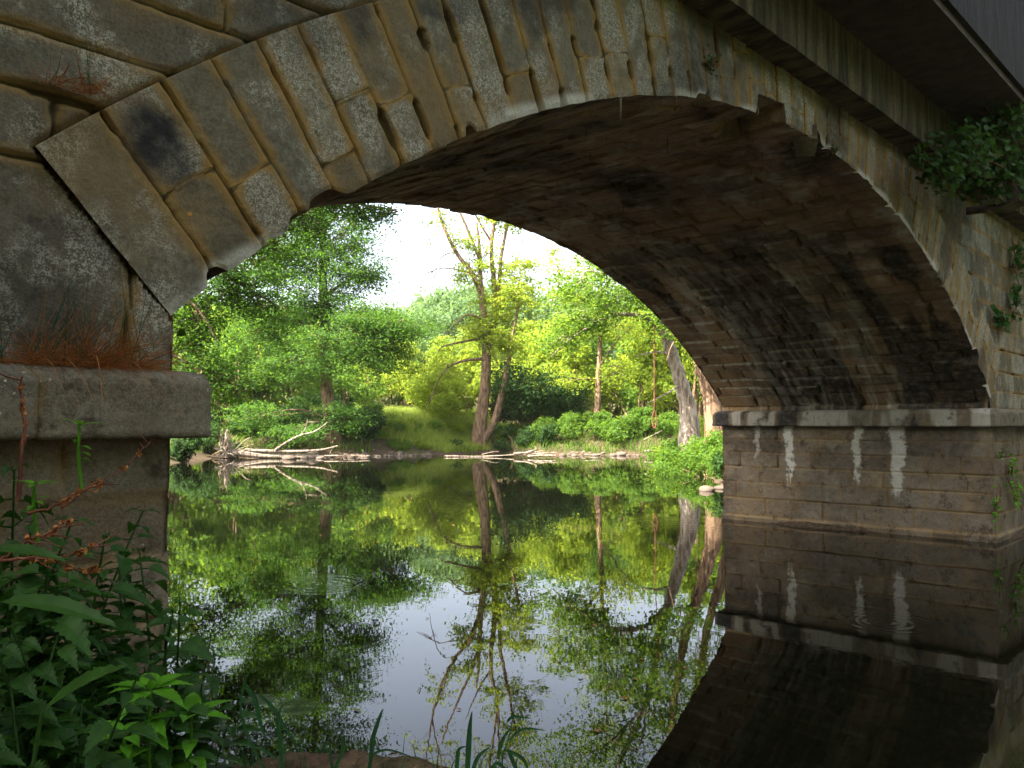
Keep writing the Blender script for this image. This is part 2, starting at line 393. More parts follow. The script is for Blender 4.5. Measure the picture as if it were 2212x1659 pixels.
# near ring
th = np.linspace(-AL, AM, 1500); rho = np.linspace(0, TH, 84); T_, P_ = np.meshgrid(th, rho, indexing='ij')
h, jt, blk = ring_relief(T_, P_)
rad = R0+P_+chip(T_)*np.clip(1-P_/.17, 0, 1)
dark_tone = sst(.60, .74, fbm(T_*R0*1.5, P_*1.4, 0, 201, 4))*.6
q = atY(345, 310, D0); t0 = math.atan2(q[0]-XC, q[2]-ZC); r1 = math.hypot(q[0]-XC, q[2]-ZC)-R0
dark_tone = np.maximum(dark_tone, .95*(1-sst(.10, .20, np.hypot((T_-t0)*R0*1.3, (P_-r1)*.75)+(fbm(T_*70, P_*8, 0, 3, 3)-.5)*.12)))
lime = .75*(1-sst(.0, .07, P_+(.5-fbm(T_*R0*3, P_*2, 0, 206, 3))*.1))*sst(.4, .6, fbm(T_*R0*2, 0.3, 0, 205, 3))
lime = np.maximum(lime, .8*sst(.035, .0, np.abs(jt-.45))*0)
Pn = np.stack([XC+rad*np.sin(T_), D0-h, ZC+rad*np.cos(T_)], -1)
# turn the outer rim back into the wall
back = Pn[:, -1:].copy(); back[:, :, 1] += .09
Pn = np.concatenate([Pn, back], 1)
ext = lambda A: np.concatenate([A, A[:, -1:]], 1)
gridmesh("arch_ring", Pn, STONE, bridge, dict(blk=ext(blk), joint=ext(jt), lime=ext(lime), dark_tone=ext(dark_tone)), flip=False)
bridge_ring_edge_y = lambda t: D0-ring_relief(t, np.zeros_like(t))[0]

# vault: profile runs up the left jamb, round the intrados and down the right jamb
ya = np.linspace(0, 1, 230)
VL = ZC+R0*math.cos(AL)-ZT+.02; VR = ZC+R0*math.cos(AM)-ZT+.02
sarc = np.linspace(-VL-AL*R0, AM*R0+VR, 800)
S_, Q_ = np.meshgrid(sarc, ya, indexing='ij')
thc = np.clip(S_/R0, -AL, AM)
y0 = bridge_ring_edge_y(thc[:, 0])[:, None]; YY = y0+(YF-y0)*Q_
rows = runs(41, .17, .27, float(sarc.min()), float(sarc.max()))
da, db, blk = courses(YY, S_, rows, .35, .8, 42)
h, jt = relief(da, db, blk, YY, S_, 43, w=.011, depth=.045, amp=.012, off=.022, holes=.016)
h = h*sst(0, .25, YY-D0)
ch = chip(thc)*(1-sst(.05, .28, YY-D0))
nt_ = (sst(NOTCH0-.004, NOTCH0+.001, thc)*(1-sst(NOTCH1-.004, NOTCH1+.002, thc)))*.16*(1-sst(.45, .55, YY-D0+(fbm(thc*90, YY*3, 0, 6, 2)-.5)*.2))
ch = np.maximum(ch, nt_)
rad = R0+ch-h
below_l = np.clip(-AL*R0-S_, 0, None); below_r = np.clip(S_-AM*R0, 0, None)
X = XC+rad*np.sin(thc); Z = ZC+rad*np.cos(thc)
X = np.where(below_l > 0, XL-h*-1+0, X); X = np.where(below_r > 0, XR-h, X)
Z = np.where(below_l > 0, ZC+R0*math.cos(AL)-below_l, Z); Z = np.where(below_r > 0, ZC+R0*math.cos(AM)-below_r, Z)
ang = np.degrees(thc)
streak = fbm(YY*5.5+.25*np.sin(S_*2.0), S_*.55, 0, 300, 5, .6)
fine_st = fbm(YY*16+.5*noise(YY*2, S_*2, 0, 8), S_*1.7, 0, 302, 4, .6)
lime = sst(.47, .60, streak*.45+fine_st*.55)*sst(10, 26, ang)*sst(3.9, 4.6, YY)*(1-sst(6.7, 7.2, YY))*.62
lime += .55*sst(.60, .74, fbm(YY*3, S_*3.4, 0, 305, 5, .65))*sst(-22, -5, ang)*(1-sst(28, 36, ang))
blackp = sst(.50, .60, fbm(YY*1.5, S_*.8, 0, 310, 4)+.16*np.exp(-((YY-4.25)/.55)**2)*sst(15, 25, ang))
dark_tone = np.clip(.35*blackp + .5*(1-sst(0, 24, ang))*sst(.38, .60, fbm(YY*2, S_*2, 0, 311, 4)) + .8*sst(.57, .63, fbm(YY*2.1, S_*.33, 0, 312, 3))*sst(12, 25, ang), 0, .92)  # black blotches and streaks, darker towards the crown
drip = (1-sst(.0, .05, db+.05*fbm(YY*22, S_*3, 0, 321, 3)-.02))*sst(.45, .62, fbm(YY*1.6, S_*1.6, 0, 320, 3))
lime = lime+.8*drip
dark_tone = dark_tone*(1-.0*jt)+.5*(blk > .72)*(1-dark_tone)*sst(-10, 20, ang)
lime = lime*(1-.7*dark_tone)
gridmesh("vault", np.stack([X, YY, Z], -1), SOFF, bridge, dict(blk=blk, joint=jt*.8, lime=np.clip(lime, 0, 1), dark_tone=dark_tone), flip=True)

# spandrel walls on the near face
xs = np.concatenate([np.linspace(-2.2, 17.2, 1150), np.linspace(17.4, 27, 60)]); zs = np.linspace(ZT-.02, 6.2, 270)
A_, B_ = np.meshgrid(xs, zs, indexing='ij')
rr = np.hypot(A_-XC, B_-ZC); an = np.arctan2(A_-XC, B_-ZC)
inring = (an > -AL+.05) & (an < AM-.05) & (rr < R0+TH-.03)
inhole = (A_ > XL) & (A_ < XR) & (B_ < ZC+np.sqrt(np.clip((R0+.3)**2-(A_-XC)**2, 0, None))) & (rr < R0+.3)
rows = np.array([1.4, 1.9, 2.16, 2.45, 2.78, 3.08, 3.42, 3.74, 4.08, 4.4, 4.75, 5.1, 5.5, 6.0, 6.6])
da, db, blk = courses(A_, B_, rows, .4, .95, 62, .014)
h, jt = relief(da, db, blk, A_, B_, 63, w=.005, depth=.010, amp=.012, off=.008, holes=.012)
rows_l = np.array([1.2]+[atY(5, v, D0)[2] for v in (990, 335, 175, 40, -120, -280)]+[9.]); rows_l[1] = 1.88
da2, db2, blk2 = courses(A_, B_, rows_l, .9, 1.5, 67, .02)
h2, jt2 = relief(da2, db2, blk2, A_, B_, 64, w=.010, depth=.022, amp=.018, off=.012, holes=.016); blk = np.where(A_ < 5, blk2, blk)
lw = 1-sst(4, 6, A_); h = h*(1-lw)+h2*lw; jt = jt*(1-lw)+jt2*lw
nearj = 1-sst(0, .03, np.where((an > -AL) & (an < AM), rr-(R0+TH), 9))
jt = np.maximum(jt, nearj*.9); h = h-nearj*.03
keep = ~(inring | inhole) & ~((A_ > XL+.004) & (A_ < XR-.004) & (B_ < ZC+R0*math.cos(AL)+.01))
dark_tone = .5*sst(.55, .7, fbm(A_, B_, 0, 66, 4)); z0 = np.zeros_like(A_)
Psp = np.stack([A_, D0+.022-h, B_], -1)
# pull the two jamb columns flush with the opening
gridmesh("spandrel_wall", Psp, SPAND, bridge, dict(blk=blk, joint=jt, lime=z0, dark_tone=dark_tone), keep=keep, flip=False)

def pier(xface, side, label, near_extent):
    """river face and near/far ends of one pier below the ledge; side=+1: pier body lies at +X"""
    o = Acc()
    segs = [((near_extent, D0), (xface, D0)), ((xface, D0), (xface, YF)), ((xface, YF), (near_extent, YF))]
    P = []; at_ = dict(blk=[], joint=[], lime=[], dark_tone=[]); base = 0; faces = []
    zs = np.linspace(-.6, ZB+.01, 150)
    rows = np.array([-1.1, -.75, -.42, -.08, .10, .40, .68, .94, 1.19, 1.42, 1.70])
    for k, (a, b) in enumerate(segs):
        a = np.array(a); b = np.array(b); L = np.linalg.norm(b-a); n = int(L/.016) if k < 2 else 30
        s = np.linspace(0, L, n); S, Zg = np.meshgrid(s, zs, indexing='ij')
        nrm = np.array([0, -1.]) if k == 0 else (np.array([-side, 0.]) if k == 1 else np.array([0, 1.]))
        off = 20*k+(0 if side > 0 else 7)
        da, db, blk = courses(S+off, Zg, rows, .38, .75, 81+k+side, .006)
        h, jt = relief(da, db, blk, S+off, Zg, 83+k, w=.005, depth=.014, amp=.010, off=.006, holes=.008)
        foot = .035*(1-sst(.07, .12, Zg))-.03*(1-sst(.0, .09, Zg))*fbm(S*6, Zg*9, 0, 85, 3)
        h = h+foot
        cor = np.minimum(S, L-S) if k == 1 else (L-S if k == 0 else S)
        h = h-.012*(1-sst(0, .03, cor))*fbm(S*9, Zg*9, 0, 86, 3)+(fbm(S*4, Zg*4, 0, 87, 4)-.5)*.02
        xy = a[None, None]+(b-a)[None, None]*(S/L)[..., None]
        # corners carry both offsets so the faces meet
        ca = np.where(cor < .001, 1.0, 0.0)
        pos = np.stack([xy[..., 0]+nrm[0]*h, xy[..., 1]+nrm[1]*h, Zg], -1)
        e0 = foot
        if k == 0: pos[-1, :, 0] = xface-side*foot[-1]*1.0
        if k == 1: pos[0, :, 1] = D0-foot[0]; pos[-1, :, 1] = YF+foot[-1]
        if k == 2: pos[0, :, 0] = xface-side*foot[0]
        lime = np.zeros_like(S); dark_tone = .35*sst(.5, .7, fbm(S*1.4+off, Zg*1.8, 0, 87, 4)); 
        if side > 0 and k == 1:
            yy = S+D0
            for (u, v1, wd, st) in ((1703, 1050, .085, 1.), (1852, 1052, .075, .75), (1937, 1078, .12, .75), (1634, 995, .06, .45)):
                q0 = atX(u, 930, XR); zend = atX(u, v1, XR)[2]; yc = q0[1]
                t = np.clip((ZB-Zg)/(ZB-zend), 0, 2)
                w = wd*(1-.45*t)*(1+.5*(fbm(Zg*14, yc*7, 0, 88, 3)-.5))
                dx_ = np.abs(yy-yc-(fbm(Zg*5, yc*3, 0, 89, 3)-.5)*.12-(fbm(Zg*22, yy*22, 0, 189, 3)-.5)*.09)
                lime = np.maximum(lime, st*(1-sst(w*.75, w*1.1, dx_))*(1-sst(.8, 1.02, t+(fbm(yy*25, Zg*3, 0, 90, 2)-.5)*.4)))
            dark_tone = np.maximum(dark_tone, .55*sst(.45, .8, Zg/ZB)*sst(.35, .6, fbm(S*2, Zg*2, 0, 91, 3)))  # darker in blotches towards the top of the river face
        P.append(pos.reshape(-1, 3)); faces.append((gridfaces(n, len(zs))[:, ::(1 if side > 0 else -1)])+base); base += n*len(zs)
        for kk, vv in (("blk", blk), ("joint", jt*.7), ("lime", lime), ("dark_tone", dark_tone)): at_[kk].append(vv.ravel())
    ob = mesh("pier", np.concatenate(P), [np.concatenate(faces)], PIER, bridge, True, {k: np.concatenate(v) for k, v in at_.items()})
    return ob
pr = pier(XR, 1, "", 27)
pl = pier(XL, -1, "", -2.2)

def ledge(xface, side, xend):
    prof = [(-.05, ZB-.0), (.03, ZB-.002), (PR-.012, ZB+.0), (PR, ZB+.012)] + [(PR, ZB+.012+(ZT-.05-ZB-.012)*t) for t in np.linspace(.1, 1, 14)] + [(PR-.012, ZT-.03), (PR-.04, ZT-.006), (PR-.07, ZT), (.03, ZT+.006), (-.05, ZT+.008)]
    prof = np.array(prof)
    out = []; ss = []
    segs = [((xend, D0), (xface, D0), (0, 0), (1, 1)), ((xface, D0), (xface, YF), (1, 1), (1, -1)), ((xface, YF), (xend, YF), (1, -1), (0, -1))]
    s0 = 0
    for k, (a, b, ea, eb) in enumerate(segs):
        L = math.hypot(b[0]-a[0], b[1]-a[1]); n = int(L/.018) if k < 2 else 30
        for t in np.linspace(0, 1, n)[(1 if k else 0):]:
            o = prof[:, 0]
            ex = (ea[0]+(eb[0]-ea[0])*0, 0)
            if k == 0: x = a[0]+((xface-side*o)-a[0])*t; y = D0-o
            elif k == 1: x = xface-side*o; y = (D0-o)+((YF+o)-(D0-o))*t
            else: x = (xface-side*o)+(b[0]-(xface-side*o))*t; y = YF+o
            out.append(np.stack([x+0*o, y+0*o, prof[:, 1]], -1)); ss.append(s0+t*L)
        s0 += L
    P = np.array(out); S = np.array(ss)[:, None]+np.zeros(len(prof))[None]; Zg = P[..., 2]
    e = runs(500+side, 1.0, 1.5, 0, s0)
    if side < 0: e = np.array([-9., 2.2+.81, 4.9+.6, 6.2, 7.6, 9, 12.])
    i = np.clip(np.searchsorted(e, S)-1, 0, len(e)-2); d = np.minimum(S-e[i], e[i+1]-S)
    jt = 1-sst(.004, .014, d); blk = _h(i, i*0, i*0, 501+side)
    n3 = np.stack([np.full_like(S, 1)]*1, -1)
    hh = (fbm(P[..., 0]*6+P[..., 1]*6, Zg*8, P[..., 1]*3, 502, 4)-.5)*.02-jt*.018
    outer = np.clip((prof[:, 0]+.02)/PR, 0, 1)[None]
    hh = hh*outer
    # eroded lower/upper arrises
    ar = np.exp(-((prof[:, 1]-ZT+.03)/.03)**2)[None]*outer
    hh = hh-.018*ar*sst(.5, .75, fbm(S*4, 3.3, 0, 503, 3))
    cx, cy = xface+side*.6, 0
    # push along the local outward direction
    dirx = np.where(P[..., 1] <= D0+1e-6, 0, np.where(P[..., 1] >= YF-1e-6, 0, -side)); diry = np.where(P[..., 1] <= D0-.001, -1., np.where(P[..., 1] >= YF+.001, 1., 0))
    c1 = (np.abs(P[..., 0]-(xface-side*prof[:, 0][None])) < 1e-6)
    dirx = np.where(c1, -side, 0.)
    P[..., 0] += dirx*hh; P[..., 1] += diry*hh
    # rounded near corner
    cor = np.array([xface-side*PR, D0-PR]); dd = np.hypot(P[..., 0]-cor[0], P[..., 1]-cor[1]); k = .022*np.clip(1-dd/.06, 0, 1)
    P[..., 0] += side*k; P[..., 1] += k
    if side > 0:
        vert = fbm(S*5, Zg*.8, 0, 510, 4); lime = .5*sst(.47, .62, vert)*(P[..., 1] > D0); dark_tone = .7*(1-sst(.36, .44, vert))*(P[..., 1] > D0)*1.0+.2
    else:
        lime = .0*S; dark_tone = .35*sst(.5, .7, fbm(S*2.4, Zg*3, 0, 511, 4))
    gridmesh("ledge", P, LEDGE, bridge, dict(blk=blk, joint=jt*.8, lime=lime, dark_tone=dark_tone), flip=(side > 0))
ledge(XR, 1, 27); ledge(XL, -1, -2.2)

# far face of the bridge (ring and spandrel), deck, parapet
th = np.linspace(-AL, AM, 400); rho = np.linspace(0, TH, 30); T_, P_ = np.meshgrid(th, rho, indexing='ij')
h, jt, blk = ring_relief(T_, P_); z0 = np.zeros_like(T_)
rad = R0+P_
gridmesh("arch_ring", np.stack([XC+rad*np.sin(T_), YF+h*(P_ > 0), ZC+rad*np.cos(T_)], -1), STONE, bridge, dict(blk=blk, joint=jt, lime=z0, dark_tone=z0+.3), flip=True)
xs = np.linspace(-12, 26, 400); zs = np.linspace(-.6, 6.2, 90); A_, B_ = np.meshgrid(xs, zs, indexing='ij')
da, db, blk = courses(A_, B_, np.arange(-1, 7, .33), .4, .9, 72, .01); h, jt = relief(da, db, blk, A_, B_, 73, w=.01, depth=.02, amp=.01, off=.008, holes=.01)
rr = np.hypot(A_-XC, B_-ZC)
keep = ~(((A_ > XL-.05) & (A_ < XR+.05) & (B_ < ZC+R0*math.cos(AM)+.05)) | ((rr < R0+TH-.06) & (A_ > XL-.45) & (A_ < XR+.45) & (B_ > 1.7)))
z0 = np.zeros_like(A_)
gridmesh("spandrel_wall", np.stack([A_, YF-.03+h, B_], -1), SPAND, bridge, dict(blk=blk, joint=jt, lime=z0, dark_tone=z0), keep=keep, flip=True)
# blocked core above the vault so no light leaks
core = Acc()
n = 60; tt = np.linspace(-AL-.02, AM+.02, n)
inner = np.stack([XC+(R0+.22)*np.sin(tt), 0*tt, ZC+(R0+.22)*np.cos(tt)], -1)
outer = np.stack([XC+(R0+TH*.9)*np.sin(tt), 0*tt, ZC+(R0+TH*.9)*np.cos(tt)], -1)
core.box((-12, D0+.12, -1), (XL-.1, YF-.1, 5.3)); core.box((XR+.1, D0+.12, -1), (26, YF-.1, 5.3))
V = []
for yy in (D0+.6, YF-.1): V += [inner+[0, yy, 0], outer+[0, yy, 0]]
V = np.concatenate(V); i = np.arange(n-1)
core.add(V, np.concatenate([np.stack([i, i+1, i+1+2*n, i+2*n], 1), np.stack([i+n, i+n+2*n, i+1+3*n, i+1+n], 1)]))
core.build("core_masonry", CONC_D, bridge)
dk = Acc()
dk.box((-12, D0-.25, 4.823), (26, YF+.15, 5.376))
dk.build("deck_slab", CONC, bridge)
# stained fascia slightly uneven
xs = np.linspace(-12, 26, 700); zs = np.linspace(4.823, 5.376, 24); A_, B_ = np.meshgrid(xs, zs, indexing='ij')
hh = (fbm(A_*4, B_*4, 0, 600, 4)-.5)*.02
bt = np.linspace(0, 1, 2)
gridmesh("fascia", np.stack([A_, D0-.262-hh, B_+(B_ < 4.83)*(fbm(A_*2.5, 0.5, 0, 601, 4)-.5)*.035], -1), CONC, bridge)
fl = Acc(); fl.box((-12, 2.23, 5.37), (26, YF+1.0, 5.62)); fl.build("walkway_slab", CONC_D, bridge)
pp = Acc(); pp.box((-12, 2.18, 5.45), (26, 2.36, 6.55)); pp.box((-12, YF+.9, 5.6), (26, YF+1.08, 6.55)); pp.build("parapet", PAR, bridge)
# concrete bracket closing the overhang at its right end
XB = 13.25
bk = Acc(); pts = [(3.24, 4.825), (3.05, 4.78), (2.85, 4.86), (2.64, 5.02), (2.45, 5.2), (2.24, 5.37), (3.24, 5.37)]
# draw the bracket as a thick plate normal to X
V = np.array([(XB+dx, y, z) for dx in (0, .45) for (y, z) in pts]); m_ = len(pts)
bk.V = []; bk.add(V, [[k, (k+1) % m_, m_+(k+1) % m_, m_+k] for k in range(m_)])
for s_ in (0, m_):
    c = V[s_:s_+m_].mean(0); bk.add(np.vstack([V[s_:s_+m_], c]), [[k, (k+1) % m_, m_] for k in range(m_)])
bk.build("bracket", CONC, bridge)
dp = Acc(); q0 = atY(2093, 455, D0); dp.tube([(q0[0], D0+.1, q0[2]), (q0[0], D0-.22, q0[2]-.01)], .055, 14, False); dp.tube([(q0[0], D0+.1, q0[2]), (q0[0], D0-.22, q0[2]-.01)], .046, 14, False)
dp.build("drain_pipe", CONC_D, bridge, True)
# stalactites under the vault
g = np.random.default_rng(8); spots_ = []
for k in range(56):
    t = math.radians(g.uniform(-15, 34)); y = g.uniform(3.4, 7.3); L = g.uniform(.03, .08) if k > 12 else g.uniform(.08, .18)
    spots_.append((np.array([XC+(R0+.01)*math.sin(t), y, ZC+(R0+.01)*math.cos(t)]), L, .005))
for (u, v, L) in ((1340, 218, .14), (1460, 212, .05), (1637, 240, .04)): spots_.append((atY(u, v, D0+.02)+[0, 0, .03], L+.03, .012))
for p, L, w in spots_:
    stl = Acc(); stl.tube([p, p-[0, 0, L*.5], p-[g.normal(0, .004), 0, L]], [w, w*.75, .001], 6); stl.build("stalactite", LEDGE, bridge, True)
# tilted broken stone at the intrados
brk = Acc(); q = atY(1762, 305, D0-.02)
g = np.random.default_rng(3); brk.box(np.array([-.11, -.03, -.08]), np.array([.11, .14, .09]), .02, g)
bo = brk.build("loose_voussoir", STONE, bridge); bo.location = q+[0, .04, .02]; bo.rotation_euler = (.2, .6, .3)
for a in ("blk", "joint", "lime", "dark_tone"):
    at_ = bo.data.attributes.new(a, 'FLOAT', 'POINT'); at_.data.foreach_set("value", np.full(len(bo.data.vertices), .4 if a == "blk" else 0.0, np.float32))

# ------------------------------------------------------------------ terrain and water
def PD(u, D, z=0.0):
    d = ray(u, 912.8); p = EYE+d*D; return np.array([p[0], p[1]])
river = [(1.43, 7.5), PD(330, 16), PD(300, 26), PD(375, 34), PD(480, 40.5), PD(600, 40), PD(700, 40.5), PD(860, 42.5), PD(960, 44), PD(1050, 46.5), PD(1160, 44.5), PD(1300, 43), PD(1420, 42.5), PD(1432, 38), PD(1425, 34),
         PD(1490, 27), PD(1545, 23.5), PD(1590, 19), (13.3, 7.5), (13.3, 3.2), (18.5, 3.2), (19, -4), (17, -14), (9, -30), (2, -40), (-4, -30), (3, -12), (4.6, -3), (3.55, .4), (2.66, 1.9), (2.02, 2.95), (1.43, 3.3)]
river = np.array(river)
def sdist(x, y):
    """positive outside the river"""
    P = np.stack([x, y], -1); d = np.full(x.shape, 1e9); inside = np.zeros(x.shape, bool); n = len(river)
    for i in range(n):
        a = river[i]; b = river[(i+1) % n]; ab = b-a
        t = np.clip(((P-a)@ab)/(ab@ab), 0, 1); d = np.minimum(d, np.linalg.norm(P-a-t[..., None]*ab, axis=-1))
        c = ((a[1] > y) != (b[1] > y)); xi = (b[0]-a[0])*(y-a[1])/(b[1]-a[1]+1e-12)+a[0]; inside ^= c & (x < xi)
    return np.where(inside, -d, d)
def hgt(x, y):
    sd = sdist(x, y); dist = np.hypot(x, y)
    dep = x*FW[0]+y*FW[1]; lat = x*RT[0]+y*RT[1]
    o = sd+(fbm(x*.35, y*.35, 0, 700, 3)-.5)*1.2*sst(2, 12, dep)
    z = np.where(o < 0, np.maximum(-.9, o*.35)-.03, .12*sst(0, .6, o)+(.95+.25*sst(60, 48, dep))*sst(.4, 3.5, o))
    z = z+.9*sst(5, 30, o)*sst(20, 40, dep)+(fbm(x*.2, y*.2, 0, 701, 3)-.5)*.5*sst(2, 8, o)
    hill = sst(62, 150, dep)*(18+6*(fbm(x*.012, y*.012, 0, 702, 3)-.5)*2)
    hill = hill*(.62+.38*sst(-30, 45, lat+10)+.35*sst(-25, -60, lat))
    z = z+hill
    return z
xs = np.concatenate([np.linspace(-900, -90, 28), np.linspace(-80, 170, 251), np.linspace(185, 1200, 30)])
ys = np.concatenate([np.linspace(-900, -70, 28), np.linspace(-60, 200, 261), np.linspace(215, 1200, 30)])
A_, B_ = np.meshgrid(xs, ys, indexing='ij'); Zt = hgt(A_, B_)
nb = (A_ > -6) & (A_ < 5.5) & (B_ > -7) & (B_ < 8.2); Zt = np.where(nb, np.minimum(Zt, -.25), Zt)
tag(gridmesh("ground", np.stack([A_, B_, Zt], -1), SOIL, flip=False), kind="structure")
xs = np.linspace(-5.5, 5.5, 300); ys = np.linspace(-7, 3.24, 280); A_, B_ = np.meshgrid(xs, ys, indexing='ij'); sd = sdist(A_, B_)
Zn = np.where(sd < 0, sd*.9-.03, .50*sst(0, .45, sd))+(fbm(A_*2, B_*2, 0, 720, 5)-.5)*.10+(fbm(A_*12, B_*12, 0, 721, 4)-.5)*.05
def nearh(x, y):
    x = np.atleast_1d(np.float64(x)); y = np.atleast_1d(np.float64(y)); s = sdist(x, y)
    return float((np.where(s < 0, s*.9-.03, .50*sst(0, .45, s))+(fbm(x*2, y*2, 0, 720, 5)-.5)*.10)[0])
tag(gridmesh("near_bank", np.stack([A_, B_, Zn], -1), NEARSOIL), kind="structure")
xs = np.linspace(-60, 150, 2); 
tag(mesh("water", [(-300, -300, 0), (300, -300, 0), (300, 300, 0), (-300, 300, 0)], [[[0, 1, 2, 3]]], WATER), kind="structure")
def gz(p): return float(hgt(np.array([p[0]]), np.array([p[1]]))[0])

# ------------------------------------------------------------------ foliage builders
def unit(v): return v/(np.linalg.norm(v, axis=-1, keepdims=True)+1e-9)
def leaves(acc, C, N, S, rng, aspect=.62):
    n = len(C); N = unit(N); r = unit(rng.normal(size=(n, 3))); A = unit(np.cross(N, r)); B = np.cross(N, A)
    S = np.asarray(S).reshape(-1, 1)
    V = np.stack([C-A*S*.5, C+B*S*.5*aspect+N*S*.10, C+A*S*.5, C-B*S*.5*aspect+N*S*.10], 1).reshape(-1, 3)
    acc.add(V, np.arange(4*n).reshape(n, 4))
def limb(acc, pts, r0, r1, n=14, k=9, flare=0, rng=None, wob=.0):
    P = smoothpath(pts, n); t = np.linspace(0, 1, n)
    if rng is not None and wob: P[1:-1] += rng.normal(0, wob, P[1:-1].shape)
    R = r0+(r1-r0)*t+flare*np.exp(-t*n*.42)
    acc.tube(P, R, k); return P
def tree(name, label, cat, group, base, limbs, clouds, leafmat, barkmat, seed, lsize=.16, spray=22, srad=.55, twig=.35, bare=0, flat=.5):
    """limbs: (points, r0, r1); clouds: (centre, radii, sprays)"""
    rng = np.random.default_rng(seed); base = np.asarray(base, float)
    t = empty(name, base, label, cat, group); tr = Acc(); cr = Acc(); nodes = []
    for k, (pts, r0, r1) in enumerate(limbs):
        P = limb(tr, np.asarray(pts)-base, r0, r1, max(10, 4*len(pts)), 10, r0*1.0 if k == 0 else 0, rng, r1*.25)
        nodes.append(P[len(P)//3:])
    nodes = np.concatenate(nodes); C_, N_ = [], []
    for (c, rd, ns, *bz) in clouds:
        bare = bz[0] if bz else 0
        c = np.asarray(c)-base; rd = np.asarray(rd)*np.ones(3)
        j = np.argmin(np.linalg.norm(nodes-c, axis=1)+np.maximum(0, nodes[:, 2]-c[2])*.6); a = nodes[j]
        mid = (a+c)/2+rng.normal(0, .25, 3)+[0, 0, .15*np.linalg.norm(c-a)]
        P = limb(tr, [a, mid, c], .022+.012*np.linalg.norm(c-a), .018, 9, 6); loc = [P[3:]]
        D = unit(rng.normal(size=(ns, 3)))*(rng.uniform(.25, 1, (ns, 1))**.5)*rd
        lump = .55+.9*noise(D[:, 0]*.9+c[0], D[:, 1]*.9+c[1], D[:, 2]*1.3+c[2], seed)
        D = D*lump[:, None]
        for m in range(max(3, ns//8)):
            e = c+D[rng.integers(ns)]*1.0; Q = limb(tr, [P[rng.integers(3, 9)], (c+e)/2+rng.normal(0, .15, 3), e], .02, .006, 6, 4); loc.append(Q)
        loc = np.concatenate(loc)
        for d in D:
            s = c+d; q = loc[np.argmin(np.linalg.norm(loc-s, axis=1))]
            if rng.random() < twig: tr.tube(np.array([q, (q+s)/2+rng.normal(0, .04, 3), s]), [.010, .007, .003], 3, False)
            out = unit(s-a+rng.normal(0, .3, 3)); m = max(3, int(spray*rng.uniform(.5, 1.4)))
            if bare and rng.random() < bare: continue
            al = rng.normal(0, srad, (m, 1)); la = rng.normal(0, srad*.55, (m, 1)); sd = unit(np.cross(out, [0, 0, 1.]))
            pos = s+al*out+la*sd+rng.normal(0, srad*.16, (m, 3))-np.abs(al)*np.array([0, 0, .22])
            C_.append(pos); N_.append(rng.normal(0, 1, (m, 3))*flat+np.array([0, 0, 1.])*.75+out*.25)
    if C_:
        C_ = np.concatenate(C_); N_ = np.concatenate(N_); leaves(cr, C_, N_, lsize*rng.uniform(.6, 1.3, len(C_)), rng)
        cr.build("crown", leafmat, t)
    tr.build("trunk", barkmat, t, True)
    return t
def bush(name, label, cat, group, r, hgt_, n, leafmat, barkmat, seed, ls=.16, lobes=9, loc=(0, 0, 0), stems=5):
    rng = np.random.default_rng(seed); t = empty(name, loc, label, cat, group); tr = Acc(); cr = Acc(); C_, N_ = [], []
    for k in range(lobes):
        a = rng.uniform(0, 2*math.pi); q = rng.uniform(.15, .8)**.7*r; zz = hgt_*rng.uniform(.22, .88)*(1-.35*q/r)
        c = np.array([math.cos(a)*q, math.sin(a)*q, zz]); rd = np.array([1, 1, .75])*r*rng.uniform(.28, .5)
        rd[2] = min(rd[2], hgt_*.33)
        m = n//lobes; g = m//10
        d = unit(rng.normal(size=(g, 3)))*rng.uniform(.55, 1.05, (g, 1)); d = np.repeat(d, 10, 0)+rng.normal(0, .13, (g*10, 3))
        C_.append(c+d*rd); N_.append(unit(d)*.7+rng.normal(0, .55, d.shape)+[0, 0, .35])
        limb(tr, [(rng.normal(0, .1*r), rng.normal(0, .1*r), -.3), c*[.5, .5, .5], c+rng.normal(0, .1, 3)], .03+.012*hgt_, .012, 8, 5)
    C_ = np.concatenate(C_); N_ = np.concatenate(N_); C_[:, 2] = np.where(C_[:, 2] < .02, np.abs(C_[:, 2])*.5+.02, C_[:, 2])
    leaves(cr, C_, N_, ls*rng.uniform(.6, 1.35, len(C_)), rng); cr.build("crown", leafmat, t); tr.build("trunk", barkmat, t, True)
    return t
# ------------------------------------------------------------------ trees and bushes
def base_at(u, D):
    p = PD(u, D); return np.array([p[0], p[1], gz(p)])
def L_(*pts):                            # limb points given as (u, v, D)
    return [atD(*p) for p in pts]
def cl(u, v, D, rad, n, *b):
    return (atD(u, v, D), rad, n, *b)
